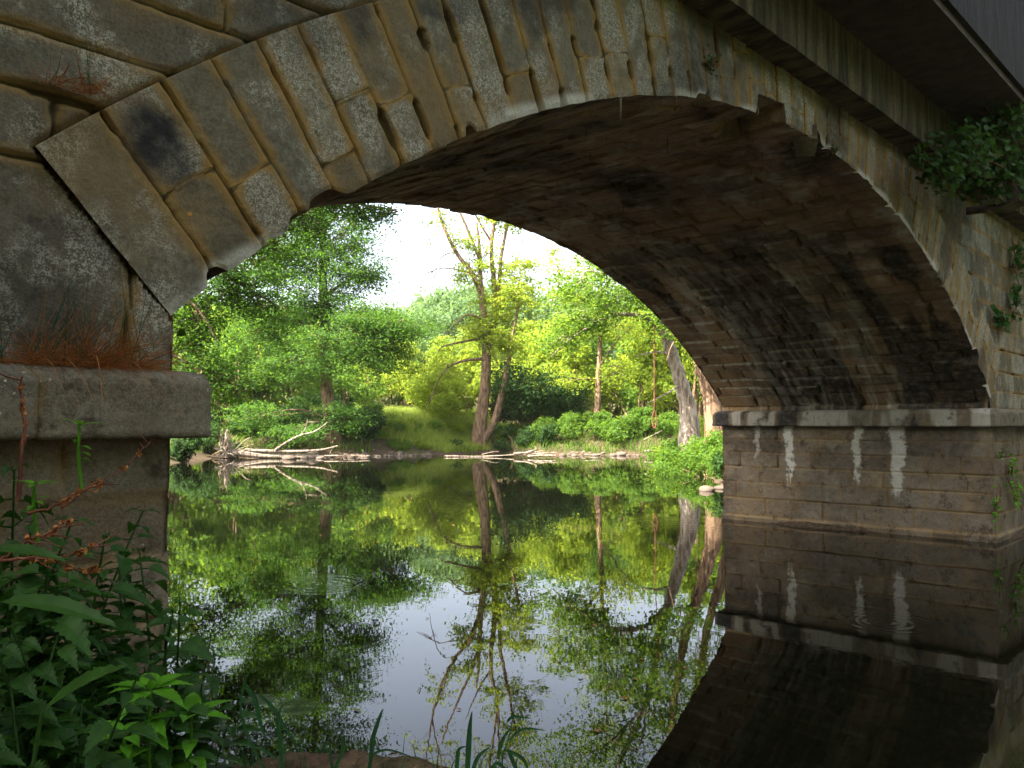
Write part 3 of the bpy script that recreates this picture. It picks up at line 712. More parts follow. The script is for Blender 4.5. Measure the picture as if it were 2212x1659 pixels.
# central river tree with dead top
b = base_at(1046, 47.5); b[2] = .25
tree("riverside_tree", "tall forked tree with bare dead top standing at the centre of the far shore", "tree", None, b, [
    ([b-[0, 0, .6], atD(1034, 945, 47.5), atD(1046, 860, 47.5), atD(1051, 760, 47.5), atD(1048, 700, 47.5), atD(1040, 640, 47.5), atD(1037, 560, 47.5), atD(1030, 480, 47.4)], .42, .05),
    (L_((1040, 958, 47.5), (1066, 915, 47.3), (1084, 850, 47), (1098, 780, 46.8), (1108, 720, 46.6), (1125, 640, 46.5)), .26, .05),
    (L_((1050, 770, 47.5), (1066, 710, 47.8), (1070, 655, 48), (1066, 600, 48), (1062, 520, 48), (1075, 440, 48), (1080, 330, 48)), .24, .04),
    (L_((1070, 660, 48), (1078, 620, 48), (1082, 560, 48), (1098, 470, 48.2), (1120, 350, 48.4)), .17, .04),
    (L_((1042, 645, 47.5), (1020, 590, 47.3), (985, 545, 47), (955, 480, 47), (940, 420, 47), (925, 330, 47)), .16, .03),
    (L_((1036, 560, 47.4), (1012, 500, 47.2), (985, 440, 47), (960, 370, 47)), .10, .03),
    (L_((1045, 690, 47.5), (1010, 680, 47), (985, 700, 46.6), (958, 725, 46.4)), .09, .02),
    (L_((1047, 730, 47.5), (990, 740, 46.8), (955, 750, 46.4), (945, 765, 46.3)), .08, .02),
    (L_((1050, 775, 47.5), (1000, 780, 46.6), (960, 800, 46), (935, 850, 45.8), (925, 880, 45.7)), .09, .02),
    (L_((1080, 600, 48), (1110, 570, 48), (1135, 560, 48)), .05, .015),
    (L_((1040, 600, 47.5), (1000, 585, 47), (950, 580, 46.6), (905, 600, 46.4)), .06, .012),
    (L_((985, 545, 47), (950, 560, 46.6), (930, 640, 46.2)), .04, .01),
    (L_((1075, 440, 48), (1060, 330, 48), (1050, 200, 48)), .09, .02), (L_((940, 420, 47), (960, 330, 47), (1000, 220, 47)), .05, .012), (L_((1120, 350, 48.4), (1110, 250, 48), (1130, 160, 48)), .06, .012),
    (L_((1060, 520, 48), (1030, 470, 47.6), (1010, 420, 47.4)), .07, .015),
], [cl(1040, 560, 47.4, (1.2, 1.2, 1.0), 26), cl(1085, 470, 48, (1.3, 1.3, 1.2), 34), cl(1005, 600, 47, (.9, .9, .6), 14), cl(1070, 690, 47.6, (1.5, 1.3, 1.0), 50), cl(1110, 640, 46.8, (1.5, 1.5, 1.1), 60),
    cl(1035, 715, 47.2, (1.2, 1.1, .8), 34), cl(1095, 740, 46.8, (1.3, 1.2, .9), 50), cl(1120, 580, 47.5, (1.2, 1.2, 1.0), 36), cl(1060, 640, 47.8, (1, 1, .8), 22), cl(965, 800, 46.1, (.9, .8, .5), 14),
    cl(1090, 340, 48, (2.2, 2.2, 2), 60, .45), cl(960, 350, 47, (1.8, 1.8, 1.6), 40, .75), cl(1010, 250, 47.5, (2.2, 2.2, 2), 60, .6), cl(1110, 230, 48, (2.2, 2.2, 2), 60, .5), cl(960, 480, 47, (1.0, 1, 1.1), 22, .75), cl(930, 590, 46.6, (.7, .7, .6), 14, .85), cl(1060, 170, 48, (2, 2, 1.4), 50, .6), cl(900, 300, 46.8, (1.2, 1.2, 1.2), 24, .8), cl(1000, 520, 47, (.8, .8, .8), 18, .5), cl(1150, 470, 48, (1.1, 1.1, 1.0), 24, .4), cl(1120, 400, 48, (1.3, 1.3, 1.0), 30, .4)], L_BRIGHT, BARK, 11, lsize=.16, spray=48, srad=.40, twig=.9)
# big dark alder on the left
b = base_at(716, 43)
tree("alder_tree", "dense dark green tree behind the stranded trunk at the left of the opening", "tree", None, b, [
    ([b-[0, 0, .6], atD(718, 930, 43), atD(708, 860, 43), atD(702, 740, 43), atD(698, 600, 43), atD(696, 470, 43), atD(690, 300, 43), atD(688, 180, 43)], .42, .06),
    (L_((706, 820, 43), (735, 740, 42), (790, 700, 41), (850, 700, 40)), .12, .02), (L_((702, 740, 43), (640, 690, 42), (570, 700, 41.5)), .12, .02),
    (L_((700, 640, 43), (760, 600, 42), (810, 580, 41.5)), .10, .02), (L_((698, 600, 43), (630, 560, 42), (560, 560, 42)), .1, .02),
    (L_((694, 420, 43), (760, 360, 42), (820, 330, 42)), .1, .02), (L_((694, 420, 43), (620, 340, 43), (560, 330, 43)), .1, .02),
    (L_((720, 950, 43), (740, 900, 43), (745, 840, 43)), .12, .05),
], [cl(600, 520, 42.4, (1.9, 1.9, 1.2), 110), cl(560, 590, 42.4, (1.9, 1.9, 1.1), 110), cl(640, 470, 42.4, (1.8, 1.8, 1.1), 90), cl(740, 510, 42, (2.1, 2, 1.3), 127), cl(660, 560, 42, (2.2, 2, 1.4), 136), cl(780, 590, 42, (1.9, 1.8, 1.0), 85), cl(700, 640, 42, (2.2, 2, 1.2), 119), cl(800, 690, 41, (2.0, 1.8, .9), 119), cl(865, 705, 40, (1.5, 1.4, .6), 74),
    cl(730, 740, 41, (2, 2, 1), 93), cl(620, 680, 42, (2.0, 2, 1.2), 102), cl(560, 720, 42, (1.9, 2, 1.2), 76), cl(790, 760, 41, (1.6, 1.6, .8), 57), cl(850, 760, 41, (1, 1, .6), 27), cl(640, 790, 41.5, (1.9, 2, 1), 61),
    cl(690, 400, 43, (2.3, 2.3, 1.6), 119), cl(760, 330, 42.5, (2.2, 2.2, 1.5), 102), cl(620, 320, 43, (2.3, 2.3, 1.6), 102), cl(690, 230, 43, (2, 2, 1.4), 85), cl(560, 900, 41, (1.6, 1.6, .8), 44), cl(640, 930, 40.6, (1.5, 1.2, .5), 40), cl(740, 900, 41.5, (1.4, 1.2, .8), 37)],
    L_ALDER, BARK, 12, lsize=.13, spray=64, srad=.52, flat=.45)
# near overhanging tree on the left bank
b = base_at(190, 19)
tree("overhanging_tree", "dark tree whose long boughs hang into the opening from beside the left abutment", "tree", None, b, [
    ([b-[0, 0, .6], atD(200, 700, 19), atD(215, 450, 19), atD(240, 200, 19), atD(260, 0, 19), atD(270, -150, 19)], .33, .06),
    (L_((208, 560, 19), (330, 480, 19.5), (470, 580, 20), (560, 640, 20.5)), .10, .015), (L_((212, 500, 19), (380, 300, 20), (560, 330, 20.5), (700, 420, 21), (800, 445, 21.2)), .12, .015),
    (L_((205, 620, 19), (330, 620, 19), (420, 660, 19), (470, 740, 19)), .08, .015), (L_((240, 250, 19), (480, 150, 20), (720, 250, 21), (840, 400, 21.6)), .13, .015),
    (L_((220, 420, 19), (420, 100, 20), (640, 50, 21)), .1, .02), (L_((205, 650, 19), (330, 740, 19), (430, 800, 19.2), (500, 850, 19.5)), .07, .012),
], [cl(575, 530, 20.5, (.8, .8, .5), 70), cl(510, 590, 20, (.7, .7, .4), 60), cl(650, 490, 20.8, (.7, .7, .35), 50), cl(420, 690, 19.2, (.85, .8, .8), 108), cl(480, 640, 20, (.8, .8, .5), 72), cl(540, 640, 20.4, (.7, .7, .4), 54), cl(600, 670, 20.6, (.6, .6, .3), 32), cl(425, 790, 19.2, (.8, .8, .7), 72), cl(500, 830, 19.4, (.6, .6, .4), 36),
    cl(760, 440, 21.2, (.9, .8, .45), 72), cl(815, 462, 21.3, (.5, .5, .25), 28), cl(640, 420, 21, (1.2, 1, .5), 79), cl(560, 460, 20.6, (1, 1, .6), 64), cl(480, 520, 20, (.9, .9, .6), 54), cl(560, 260, 20.6, (1.6, 1.6, .8), 108), cl(720, 300, 21, (1.5, 1.5, .8), 108), cl(830, 370, 21.5, (1.1, 1, .5), 72),
    cl(600, 60, 21, (1.8, 1.8, 1), 108), cl(400, 150, 20, (1.8, 1.8, 1), 108), cl(740, 120, 21, (1.6, 1.5, .9), 90), cl(300, 350, 19, (1.8, 1.8, 1.4), 126), cl(250, 100, 19, (2, 2, 1.6), 126), cl(300, 600, 19, (1.2, 1.2, 1), 90), cl(880, 230, 21.5, (.9, .9, .6), 39), cl(450, 330, 20.2, (1.3, 1.3, .8), 126), cl(560, 370, 20.5, (1.2, 1.2, .7), 108), cl(660, 340, 20.8, (1.2, 1.2, .7), 108), cl(480, 230, 20.3, (1.5, 1.5, .8), 126), cl(650, 210, 20.8, (1.4, 1.4, .8), 126), cl(770, 330, 21.3, (1.0, 1, .5), 72), cl(900, 400, 21.8, (.6, .6, .3), 39), cl(560, 150, 20.6, (1.4, 1.4, .8), 108), cl(250, -150, 19, (2.2, 2.2, 1.6), 126), cl(480, -60, 19, (2.2, 2.2, 1.4), 108)],
    L_ALDER, BARK, 13, lsize=.085, spray=30, srad=.24, flat=.4, twig=.6)
# slender pale-barked tree right of centre
b = base_at(1290, 46.5)
tree("slender_tree", "slender straight tree with pale bark and bright leaves right of the dark thicket", "tree", None, b, [
    ([b-[0, 0, .5], atD(1290, 900, 46.5), atD(1293, 820, 46.5), atD(1296, 740, 46.5), atD(1298, 640, 46.5), atD(1302, 540, 46.5), atD(1306, 400, 46.5)], .21, .04),
    (L_((1296, 790, 46.5), (1330, 740, 46), (1370, 700, 45.5)), .07, .015), (L_((1298, 690, 46.5), (1250, 640, 46), (1200, 620, 45.5)), .07, .015), (L_((1302, 560, 46.5), (1350, 500, 46), (1380, 470, 46)), .06, .015)],
    [cl(1300, 700, 46, (1.6, 1.5, 1), 44), cl(1240, 640, 45.8, (1.7, 1.5, 1), 50), cl(1340, 700, 45.8, (1.5, 1.5, .9), 40), cl(1300, 600, 46.3, (1.7, 1.7, 1.1), 56), cl(1350, 560, 46, (1.5, 1.5, 1), 44), cl(1220, 560, 46, (1.4, 1.4, .9), 36), cl(1310, 480, 46.4, (1.6, 1.6, 1), 46), cl(1240, 820, 46, (1, 1, .6), 18), cl(1340, 800, 46, (1.1, 1, .7), 22), cl(1310, 380, 46.4, (1.7, 1.7, 1.2), 50)],
    L_BRIGHT, BARK, 14, lsize=.15, spray=32, srad=.42)
# group of leaning trunks by the right abutment
def lean(u0, D, mids, r, label, clouds, seed, bark, mat=L_MID, extra=[]):
    bb = base_at(u0, D)
    return tree("leaning_tree", label, "tree", "trees leaning over the right bank", bb, [([bb-[0, 0, .5]]+L_(*mids), r, r*.3)]+extra, clouds, mat, bark, seed, lsize=.125, spray=32, srad=.36)
lean(1492, 31, [(1488, 900, 31), (1472, 830, 31), (1450, 760, 30.8), (1432, 710, 30.6), (1415, 640, 30.4), (1390, 520, 30)], .34, "pale mottled trunk leaning left above the bright tuft at the right bank",
     [cl(1400, 620, 30, (1.4, 1.3, .8), 50), cl(1340, 640, 29.5, (1.5, 1.3, .7), 60), cl(1270, 690, 29.3, (1.4, 1.2, .6), 54), cl(1210, 730, 29.2, (1.0, 1, .5), 34), cl(1400, 540, 30, (1.4, 1.4, .9), 50), cl(1330, 560, 29.5, (1.4, 1.4, .8), 50), cl(1250, 610, 29.2, (1.2, 1.2, .6), 40), cl(1430, 690, 29.5, (.8, .8, .5), 20), cl(1320, 450, 30, (1.7, 1.7, 1), 50), cl(1420, 420, 30, (1.8, 1.8, 1.2), 50), cl(1230, 420, 30, (1.7, 1.7, 1.1), 60), cl(1320, 330, 30, (1.9, 1.9, 1.2), 70), cl(1230, 260, 30, (1.8, 1.8, 1.2), 60)], 15, BARK_PALE, L_MID,
     [(L_((1440, 735, 30.7), (1400, 690, 30), (1330, 680, 29.5), (1250, 720, 29.2), (1190, 770, 29)), .11, .015), (L_((1455, 770, 30.8), (1420, 760, 30), (1370, 770, 29.6)), .06, .01), (L_((1425, 690, 30.6), (1380, 620, 30), (1300, 590, 29.5)), .08, .015), (L_((1470, 830, 31), (1440, 850, 30.4), (1400, 870, 30)), .05, .01)])
lean(1545, 29, [(1540, 880, 29), (1520, 810, 29), (1503, 760, 29), (1480, 690, 29), (1450, 560, 28.5), (1440, 420, 28)], .30, "reddish brown trunk leaning beside the pale one, half behind the right abutment",
     [cl(1470, 700, 28.5, (.9, .9, .6), 30), cl(1440, 600, 28.5, (1.3, 1.3, .8), 44), cl(1480, 480, 28.5, (1.5, 1.5, 1), 50), cl(1400, 350, 28.5, (1.9, 1.9, 1.2), 60), cl(1480, 300, 28.5, (2, 2, 1.3), 70), cl(1400, 200, 28.5, (2, 2, 1.3), 70), cl(1540, 200, 28.5, (2, 2, 1.3), 60)], 16, BARK, L_MID,
     [(L_((1505, 765, 29), (1480, 735, 28.5), (1455, 740, 28), (1440, 780, 28)), .05, .01)])
lean(1580, 33, [(1565, 800, 33), (1530, 700, 33), (1500, 560, 33), (1470, 400, 33)], .26, "furthest right leaning trunk showing between two darker ones", [cl(1500, 640, 32.5, (1.7, 1.7, 1.1), 50), cl(1420, 500, 32.5, (2, 2, 1.3), 60), cl(1530, 560, 33, (1.6, 1.6, 1.2), 50), cl(1560, 850, 33, (.8, .8, .6), 16)], 17, BARK, L_BRIGHT)

# shrubs and background trees: a few kinds, copied
bushes = {}
def kind(key, *a, **k): bushes[key] = bush(*a, **k); return bushes[key]
used = set()
def put(key, u, D, sc, label, rz=0.0, dz=0.0, group=None):
    o = bushes[key]; b_ = base_at(u, D); b_[2] = max(b_[2], .0)+dz
    if key not in used:
        used.add(key); o.location = b_; o.rotation_euler[2] = rz; o.scale = (sc,)*3 if np.isscalar(sc) else sc; o["label"] = label
    else: o = dup(o, b_, rz, sc, label)
    if group: o["group"] = group
    return o
G1 = "sunlit trees at the back of the far meadow"; G2 = "wooded hill trees behind the valley"; G3 = "shrubs along the foot of the far bank"
kind("back", "broadleaf_tree", "x", "tree", G1, 3.0, 8.0, 9000, L_BRIGHT, BARK, 21, ls=.22, lobes=13)
kind("backmid", "broadleaf_tree", "x", "tree", G1, 3.0, 8.0, 9000, L_MID, BARK, 22, ls=.22, lobes=13)
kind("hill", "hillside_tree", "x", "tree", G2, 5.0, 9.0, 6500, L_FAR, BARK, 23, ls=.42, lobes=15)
kind("shrub", "shrub", "x", "shrub", G3, 1.5, 1.8, 5200, L_MID, BARK, 24, ls=.12, lobes=8)
kind("shrubd", "shrub", "x", "shrub", G3, 1.5, 1.8, 5200, L_DARK, BARK, 25, ls=.12, lobes=8)  # dark shrub copy, with the shade under the trees in its leaf colour
kind("shrubb", "shrub", "x", "shrub", G3, 1.5, 1.6, 5200, L_BRIGHT, BARK, 26, ls=.11, lobes=8)
kind("willow", "willow_thicket", "x", "shrub", None, 2.6, 4.6, 15000, L_DARK, BARK, 27, ls=.15, lobes=12)  # shaded part of the bush: shade put into the leaf colour
kind("willowlit", "rounded_bush", "x", "shrub", None, 1.9, 3.6, 11000, L_BRIGHT, BARK, 28, ls=.14, lobes=10)  # lit part of the same bush: sunlight put into the leaf colour
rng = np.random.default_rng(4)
put("willow", 1150, 49, 1.15, "dense thicket in shade-dark colour hanging over the shore right behind the forked tree", .4)
put("willow", 1185, 50.5, .85, "low right shoulder of thicket in shade-dark colour beside the slender tree", 2.1)
put("willowlit", 985, 50, 1.35, "round bush in sunlit colour just left of the forked tree", 1.0)
for (u, D, k, s, t) in [(400, 52, "backmid", 1.25, "leafy tree seen just right of the left abutment corner"), (455, 58, "back", 1.2, "yellow-green tree filling the gap beside the left ledge"), (520, 50, "backmid", 1.15, "mid green tree behind the root plate"),
        (575, 60, "back", 1.25, "yellow-green tree behind the stranded trunk's thin end"), (640, 54, "backmid", 1.1, "mid green tree left of the big alder trunk"), (690, 64, "back", 1.15, "sunny tree showing under the alder's boughs"),
        (755, 60, "backmid", 1.0, "tree at the left edge of the meadow"), (800, 68, "back", 1.0, "sunny tree rising behind the meadow's left end"), (850, 72, "backmid", .95, "grey-green tree behind the middle of the meadow"),
        (900, 70, "back", .95, "light green tree directly behind the meadow grass"), (945, 74, "back", 1.0, "light green tree behind the round sunlit bush"), (1000, 76, "back", 1.1, "tree behind the forked trunk's left side"),
        (1070, 72, "back", 1.15, "tree behind the forked trunk's right side"), (1130, 66, "back", 1.2, "bright tree rising above the dark thicket"), (1190, 62, "back", 1.15, "bright tree between thicket and slender tree"),
        (1250, 60, "back", 1.2, "bright tree left behind the slender tree"), (1320, 62, "backmid", 1.2, "bushy tree right behind the slender tree"), (1380, 58, "back", 1.2, "yellow-green tree behind the hanging rope"),
        (1440, 60, "backmid", 1.3, "tree behind the pale leaning trunk"), (1500, 54, "back", 1.3, "tree behind the reddish leaning trunk"), (1570, 56, "backmid", 1.4, "tree closing the view at the right abutment"), (340, 44, "backmid", 1.3, "shaded tree hidden partly by the left pier")]:
    put(k, u, D, s*(1+.0*rng.random()), t, rng.uniform(0, 6), -.3)
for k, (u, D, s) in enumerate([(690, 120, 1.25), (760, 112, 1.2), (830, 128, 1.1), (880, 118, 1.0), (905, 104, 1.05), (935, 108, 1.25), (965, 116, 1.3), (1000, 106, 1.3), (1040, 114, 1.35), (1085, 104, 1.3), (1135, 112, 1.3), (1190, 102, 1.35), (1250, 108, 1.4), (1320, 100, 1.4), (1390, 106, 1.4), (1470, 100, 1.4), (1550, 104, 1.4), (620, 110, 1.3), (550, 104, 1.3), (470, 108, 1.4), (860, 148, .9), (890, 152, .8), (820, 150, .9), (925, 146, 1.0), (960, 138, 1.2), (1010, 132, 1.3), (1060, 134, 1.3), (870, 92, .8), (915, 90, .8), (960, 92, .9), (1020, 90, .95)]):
    put("hill", u, D, s, "haze-coloured pale green tree in the woods on the hill beyond the meadow", rng.uniform(0, 6), -1.0, G2)
names = {"shrub": "mid green", "shrubd": "shade-coloured dark", "shrubb": "yellow-green"}
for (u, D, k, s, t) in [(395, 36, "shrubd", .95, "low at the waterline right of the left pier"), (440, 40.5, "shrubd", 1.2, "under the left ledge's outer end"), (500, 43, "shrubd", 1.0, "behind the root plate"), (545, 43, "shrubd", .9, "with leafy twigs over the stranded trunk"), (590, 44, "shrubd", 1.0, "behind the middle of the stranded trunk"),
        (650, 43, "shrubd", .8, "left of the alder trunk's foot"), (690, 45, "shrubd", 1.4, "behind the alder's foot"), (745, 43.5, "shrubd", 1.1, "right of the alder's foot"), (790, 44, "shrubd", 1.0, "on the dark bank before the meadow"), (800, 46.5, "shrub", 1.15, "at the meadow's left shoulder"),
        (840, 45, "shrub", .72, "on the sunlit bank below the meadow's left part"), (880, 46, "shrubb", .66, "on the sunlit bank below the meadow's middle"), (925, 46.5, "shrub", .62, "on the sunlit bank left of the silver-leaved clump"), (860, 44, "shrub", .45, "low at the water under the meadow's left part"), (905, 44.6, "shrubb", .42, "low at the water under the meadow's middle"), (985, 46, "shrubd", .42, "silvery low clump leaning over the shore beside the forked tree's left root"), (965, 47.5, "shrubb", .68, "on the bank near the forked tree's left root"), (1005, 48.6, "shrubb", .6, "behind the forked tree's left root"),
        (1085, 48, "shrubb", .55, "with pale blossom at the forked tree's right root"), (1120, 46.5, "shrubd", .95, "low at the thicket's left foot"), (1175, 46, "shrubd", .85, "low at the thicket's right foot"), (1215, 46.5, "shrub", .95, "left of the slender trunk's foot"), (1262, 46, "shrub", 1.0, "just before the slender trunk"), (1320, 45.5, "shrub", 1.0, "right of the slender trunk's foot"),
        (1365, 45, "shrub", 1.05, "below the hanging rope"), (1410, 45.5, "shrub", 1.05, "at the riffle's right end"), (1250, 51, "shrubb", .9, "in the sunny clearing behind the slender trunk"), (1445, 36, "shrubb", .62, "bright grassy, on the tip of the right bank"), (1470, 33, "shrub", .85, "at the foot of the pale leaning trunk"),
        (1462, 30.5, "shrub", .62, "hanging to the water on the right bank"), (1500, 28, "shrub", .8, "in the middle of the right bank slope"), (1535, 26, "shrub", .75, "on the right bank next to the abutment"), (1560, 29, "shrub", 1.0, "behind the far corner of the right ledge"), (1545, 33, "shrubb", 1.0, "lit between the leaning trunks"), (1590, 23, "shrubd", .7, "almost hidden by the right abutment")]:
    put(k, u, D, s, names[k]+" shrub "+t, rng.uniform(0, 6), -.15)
# unseen trees added behind and beside the viewpoint to shade the near side
kind("shade", "bank_tree", "x", "tree", "tall trees on the banks downstream of the bridge", 4.2, 9.5, 14000, L_MID, BARK, 29, ls=.34, lobes=16)
def put_xy(key, x, y, sc, label, rz, dz=-.2):
    o = bushes[key]
    if key not in used: used.add(key); o.location = (x, y, dz); o.rotation_euler[2] = rz; o.scale = (sc,)*3; o["label"] = label
    else: o = dup(o, (x, y, dz), rz, sc, label)
for (x, y, s, t) in SHADE:
    put_xy("shade", x, y, s, t, rng.uniform(0, 6))
kind("upstream", "bank_tree", "x", "tree", "tall trees on the left bank upstream", 4.2, 9.5, 130000, L_ALDER, BARK, 30, ls=.065, lobes=22)
for (x, y, s, t) in UPSTREAM:
    put_xy("upstream", x, y, s, t, rng.uniform(0, 6))

# ------------------------------------------------------------------ grasses
def blades(acc, base, h, lean_, rng, w=.012, seg=3, curl=.5):
    n = len(base); az = rng.uniform(0, 2*math.pi, n); d = np.stack([np.cos(az), np.sin(az), 0*az], 1); s = np.stack([-np.sin(az), np.cos(az), 0*az], 1)
    rows_ = []
    for k in range(seg+1):
        t = k/seg; c = base+np.array([0, 0, 1.])*(h*(t-.25*curl*t*t*lean_))[:, None]+d*(h*lean_*t*t)[:, None]
        ww = w*(1-t)**.7; ww = np.broadcast_to(ww, (n,))[:, None]
        rows_ += [c-s*ww, c+s*ww]
    V = np.stack(rows_, 1); m = 2*(seg+1); b0 = np.arange(n)[:, None]*m
    F = np.concatenate([b0+np.array([[2*k, 2*k+1, 2*k+3, 2*k+2]]) for k in range(seg)])
    acc.add(V.reshape(-1, 3), F)
g = np.random.default_rng(31); acc = Acc(); n = 62000
uu = g.uniform(690, 1060, n); DD = g.uniform(44.5, 62, n); P = np.array([PD(a, b_) for a, b_ in zip(uu, DD)]); zz = hgt(P[:, 0], P[:, 1]); sd = sdist(P[:, 0], P[:, 1]); k = sd > .3
blades(acc, np.stack([P[:, 0], P[:, 1], zz-.03], 1)[k], (g.uniform(.6, 1.25, n)*(.4+.85*sst(1, 5, sd)))[k], g.uniform(.1, .7, k.sum()), g, .022)
tag(acc.build("meadow_grass", L_GRASS), "tall grass coloured sunlit-pale on the meadow behind the far shore", "grass", kind="stuff")
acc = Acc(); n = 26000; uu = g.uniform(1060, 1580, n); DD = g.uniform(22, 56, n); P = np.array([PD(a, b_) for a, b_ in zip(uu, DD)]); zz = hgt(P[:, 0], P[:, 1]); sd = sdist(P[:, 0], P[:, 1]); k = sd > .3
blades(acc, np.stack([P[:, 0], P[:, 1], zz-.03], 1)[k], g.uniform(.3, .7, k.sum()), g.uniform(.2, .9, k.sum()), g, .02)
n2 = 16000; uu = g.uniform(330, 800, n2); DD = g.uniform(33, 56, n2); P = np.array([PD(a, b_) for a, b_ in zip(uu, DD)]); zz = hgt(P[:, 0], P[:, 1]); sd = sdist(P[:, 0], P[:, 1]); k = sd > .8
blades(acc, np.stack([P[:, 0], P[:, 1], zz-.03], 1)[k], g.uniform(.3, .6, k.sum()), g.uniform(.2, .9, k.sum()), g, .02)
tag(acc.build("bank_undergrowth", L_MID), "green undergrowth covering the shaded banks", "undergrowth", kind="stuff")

# ------------------------------------------------------------------ driftwood, rocks, rope, house
lg = empty("stranded_trunk", atZ(490, 990), "bleached fallen tree trunk lying along the shore at the left with upturned roots", "fallen tree"); o = np.array(lg.location)
a = Acc(); a.tube(smoothpath([atD(492, 975, 39.6)-o, atD(560, 983, 39.6)-o, atD(640, 986, 39.4)-o, atD(700, 987, 39.5)-o], 14), np.linspace(.18, .08, 14), 10); a.build("log", DRIFT, lg, True)
a = Acc(); g = np.random.default_rng(41)
c0 = atD(489, 975, 39.5)-o
for k in range(46):
    d = unit(np.array([g.normal(0, .35), g.normal(0, .35), 0])+RT*g.normal(0, .6)+np.array([0, 0, g.normal(.15, .8)])); L = g.uniform(.3, .75)*(1.5 if d[2] > .8 else 1)
    a.tube(smoothpath([c0+g.normal(0, .12, 3), c0+d*L*.5+g.normal(0, .08, 3), c0+d*L+g.normal(0, .12, 3)], 6), np.linspace(.05, .012, 6), 5)
a.tube(smoothpath([c0-[0, 0, .3], c0+[0.05, 0, .3], c0+[.0, 0, .8], c0+[.05, 0, 1.05]], 8), np.linspace(.2, .03, 8), 7); a.build("root_plate", DRIFT, lg, True)
for pts, r in ((((530, 972, 39.6), (620, 975, 39.3), (690, 972, 39.2), (730, 963, 39)), .09), (((595, 972, 39.3), (620, 955, 39.2), (650, 940, 39), (680, 932, 39), (708, 912, 38.8)), .07), (((648, 942, 39), (660, 925, 39), (664, 905, 39)), .035), (((664, 912, 39), (690, 911, 39)), .02), (((700, 985, 39.4), (760, 984, 39.6), (800, 984, 39.8)), .05), (((505, 975, 39.5), (530, 950, 39.3), (545, 945, 39.2)), .03), (((515, 970, 39.4), (550, 958, 39.2)), .02), (((720, 965, 39.1), (712, 980, 39.1)), .03)):
    a = Acc(); a.tube(smoothpath([atD(*p)-o for p in pts], 12), np.linspace(r, r*.3, 12), 7); a.build("branch", DRIFT, lg, True)
def drift(label, pts, r, extra=()):
    o_ = atZ(*pts[0][:2]); t = empty("driftwood", (o_[0], o_[1], 0), label, "driftwood", "driftwood stranded on the shallow riffle"); oo = np.array([o_[0], o_[1], 0])
    for j, (q, rr_) in enumerate([(pts, r)]+list(extra)):
        a = Acc(); a.tube(smoothpath([atD(*p)-oo for p in q], 12), rr_*.7*(1+.25*np.sin(np.arange(12)*1.7))*np.linspace(1, .5, 12), 7); a.build("log" if j == 0 else "branch", DRIFT, t, True)
drift("long thin bleached branch lying in front of the forked tree's roots", [(960, 985, 41), (1040, 986, 41), (1100, 983, 41), (1150, 980, 41)], .06, [([(1040, 982, 41), (1065, 976, 41), (1078, 976, 41)], .03)])
drift("thick broken driftwood knot right of the forked tree", [(1110, 980, 41), (1140, 977, 41), (1158, 970, 41), (1156, 964, 41)], .09, [([(1130, 982, 41), (1160, 976, 41), (1175, 974, 41)], .05), ([(1150, 974, 41), (1170, 980, 41), (1205, 976, 41)], .045)])
drift("pale flat slab of driftwood below the dark thicket", [(1140, 986, 40), (1170, 984, 40), (1200, 984, 40)], .10, [([(1150, 981, 40.3), (1180, 979, 40.3), (1202, 978, 40.3)], .06)])
drift("short twisted driftwood stub at the riffle", [(1262, 982, 40.5), (1290, 983, 40.5), (1306, 977, 40.5)], .05)
drift("thick pale log at the riffle's right end", [(1392, 975, 42), (1410, 974, 42), (1440, 975, 42)], .10)
drift("bare forked dead branch lying on the slope beside the right bank tuft", [(1390, 950, 42), (1410, 940, 42), (1430, 930, 42)], .035)
def rock(seed, s=1):
    g = np.random.default_rng(seed); n, m = 12, 16; a_, b_ = np.meshgrid(np.linspace(0, math.pi, n), np.linspace(0, 2*math.pi, m, endpoint=False), indexing='ij')
    V = np.stack([np.sin(a_)*np.cos(b_), np.sin(a_)*np.sin(b_), np.cos(a_)*.6], -1); r = .75+.6*fbm(V[..., 0]*1.4+seed, V[..., 1]*1.4, V[..., 2]*1.4, seed, 3); V = V*r[..., None]
    i, j = np.meshgrid(np.arange(n-1), np.arange(m), indexing='ij'); q = (i*m+j).ravel(); p_ = (i*m+(j+1) % m).ravel(); a = Acc(); a.add(V.reshape(-1, 3), np.stack([q, p_, p_+m, q+m], 1)); return a
GR = "rocks scattered along the far waterline"
rk = [rock(s).build("river_rock", ROCK, None, True) for s in (1, 2, 3, 4)]
spots = [(655, 990, .26), (675, 988, .30), (623, 992, .34), (692, 991, .2), (760, 989, .2), (1285, 985, .18), (1325, 985, .2), (1343, 984, .28), (1215, 985, .18), (1240, 986, .14), (1525, 1060, .16), (1560, 1056, .17), (1537, 1057, .1)]
g = np.random.default_rng(52)
for k in range(62): spots.append((g.uniform(735, 935), 0, g.uniform(.05, .17)))
for k in range(26): spots.append((g.uniform(1230, 1410), 0, g.uniform(.05, .13)))
for k in range(14): spots.append((g.uniform(540, 735), 0, g.uniform(.07, .16)))
used_r = set()
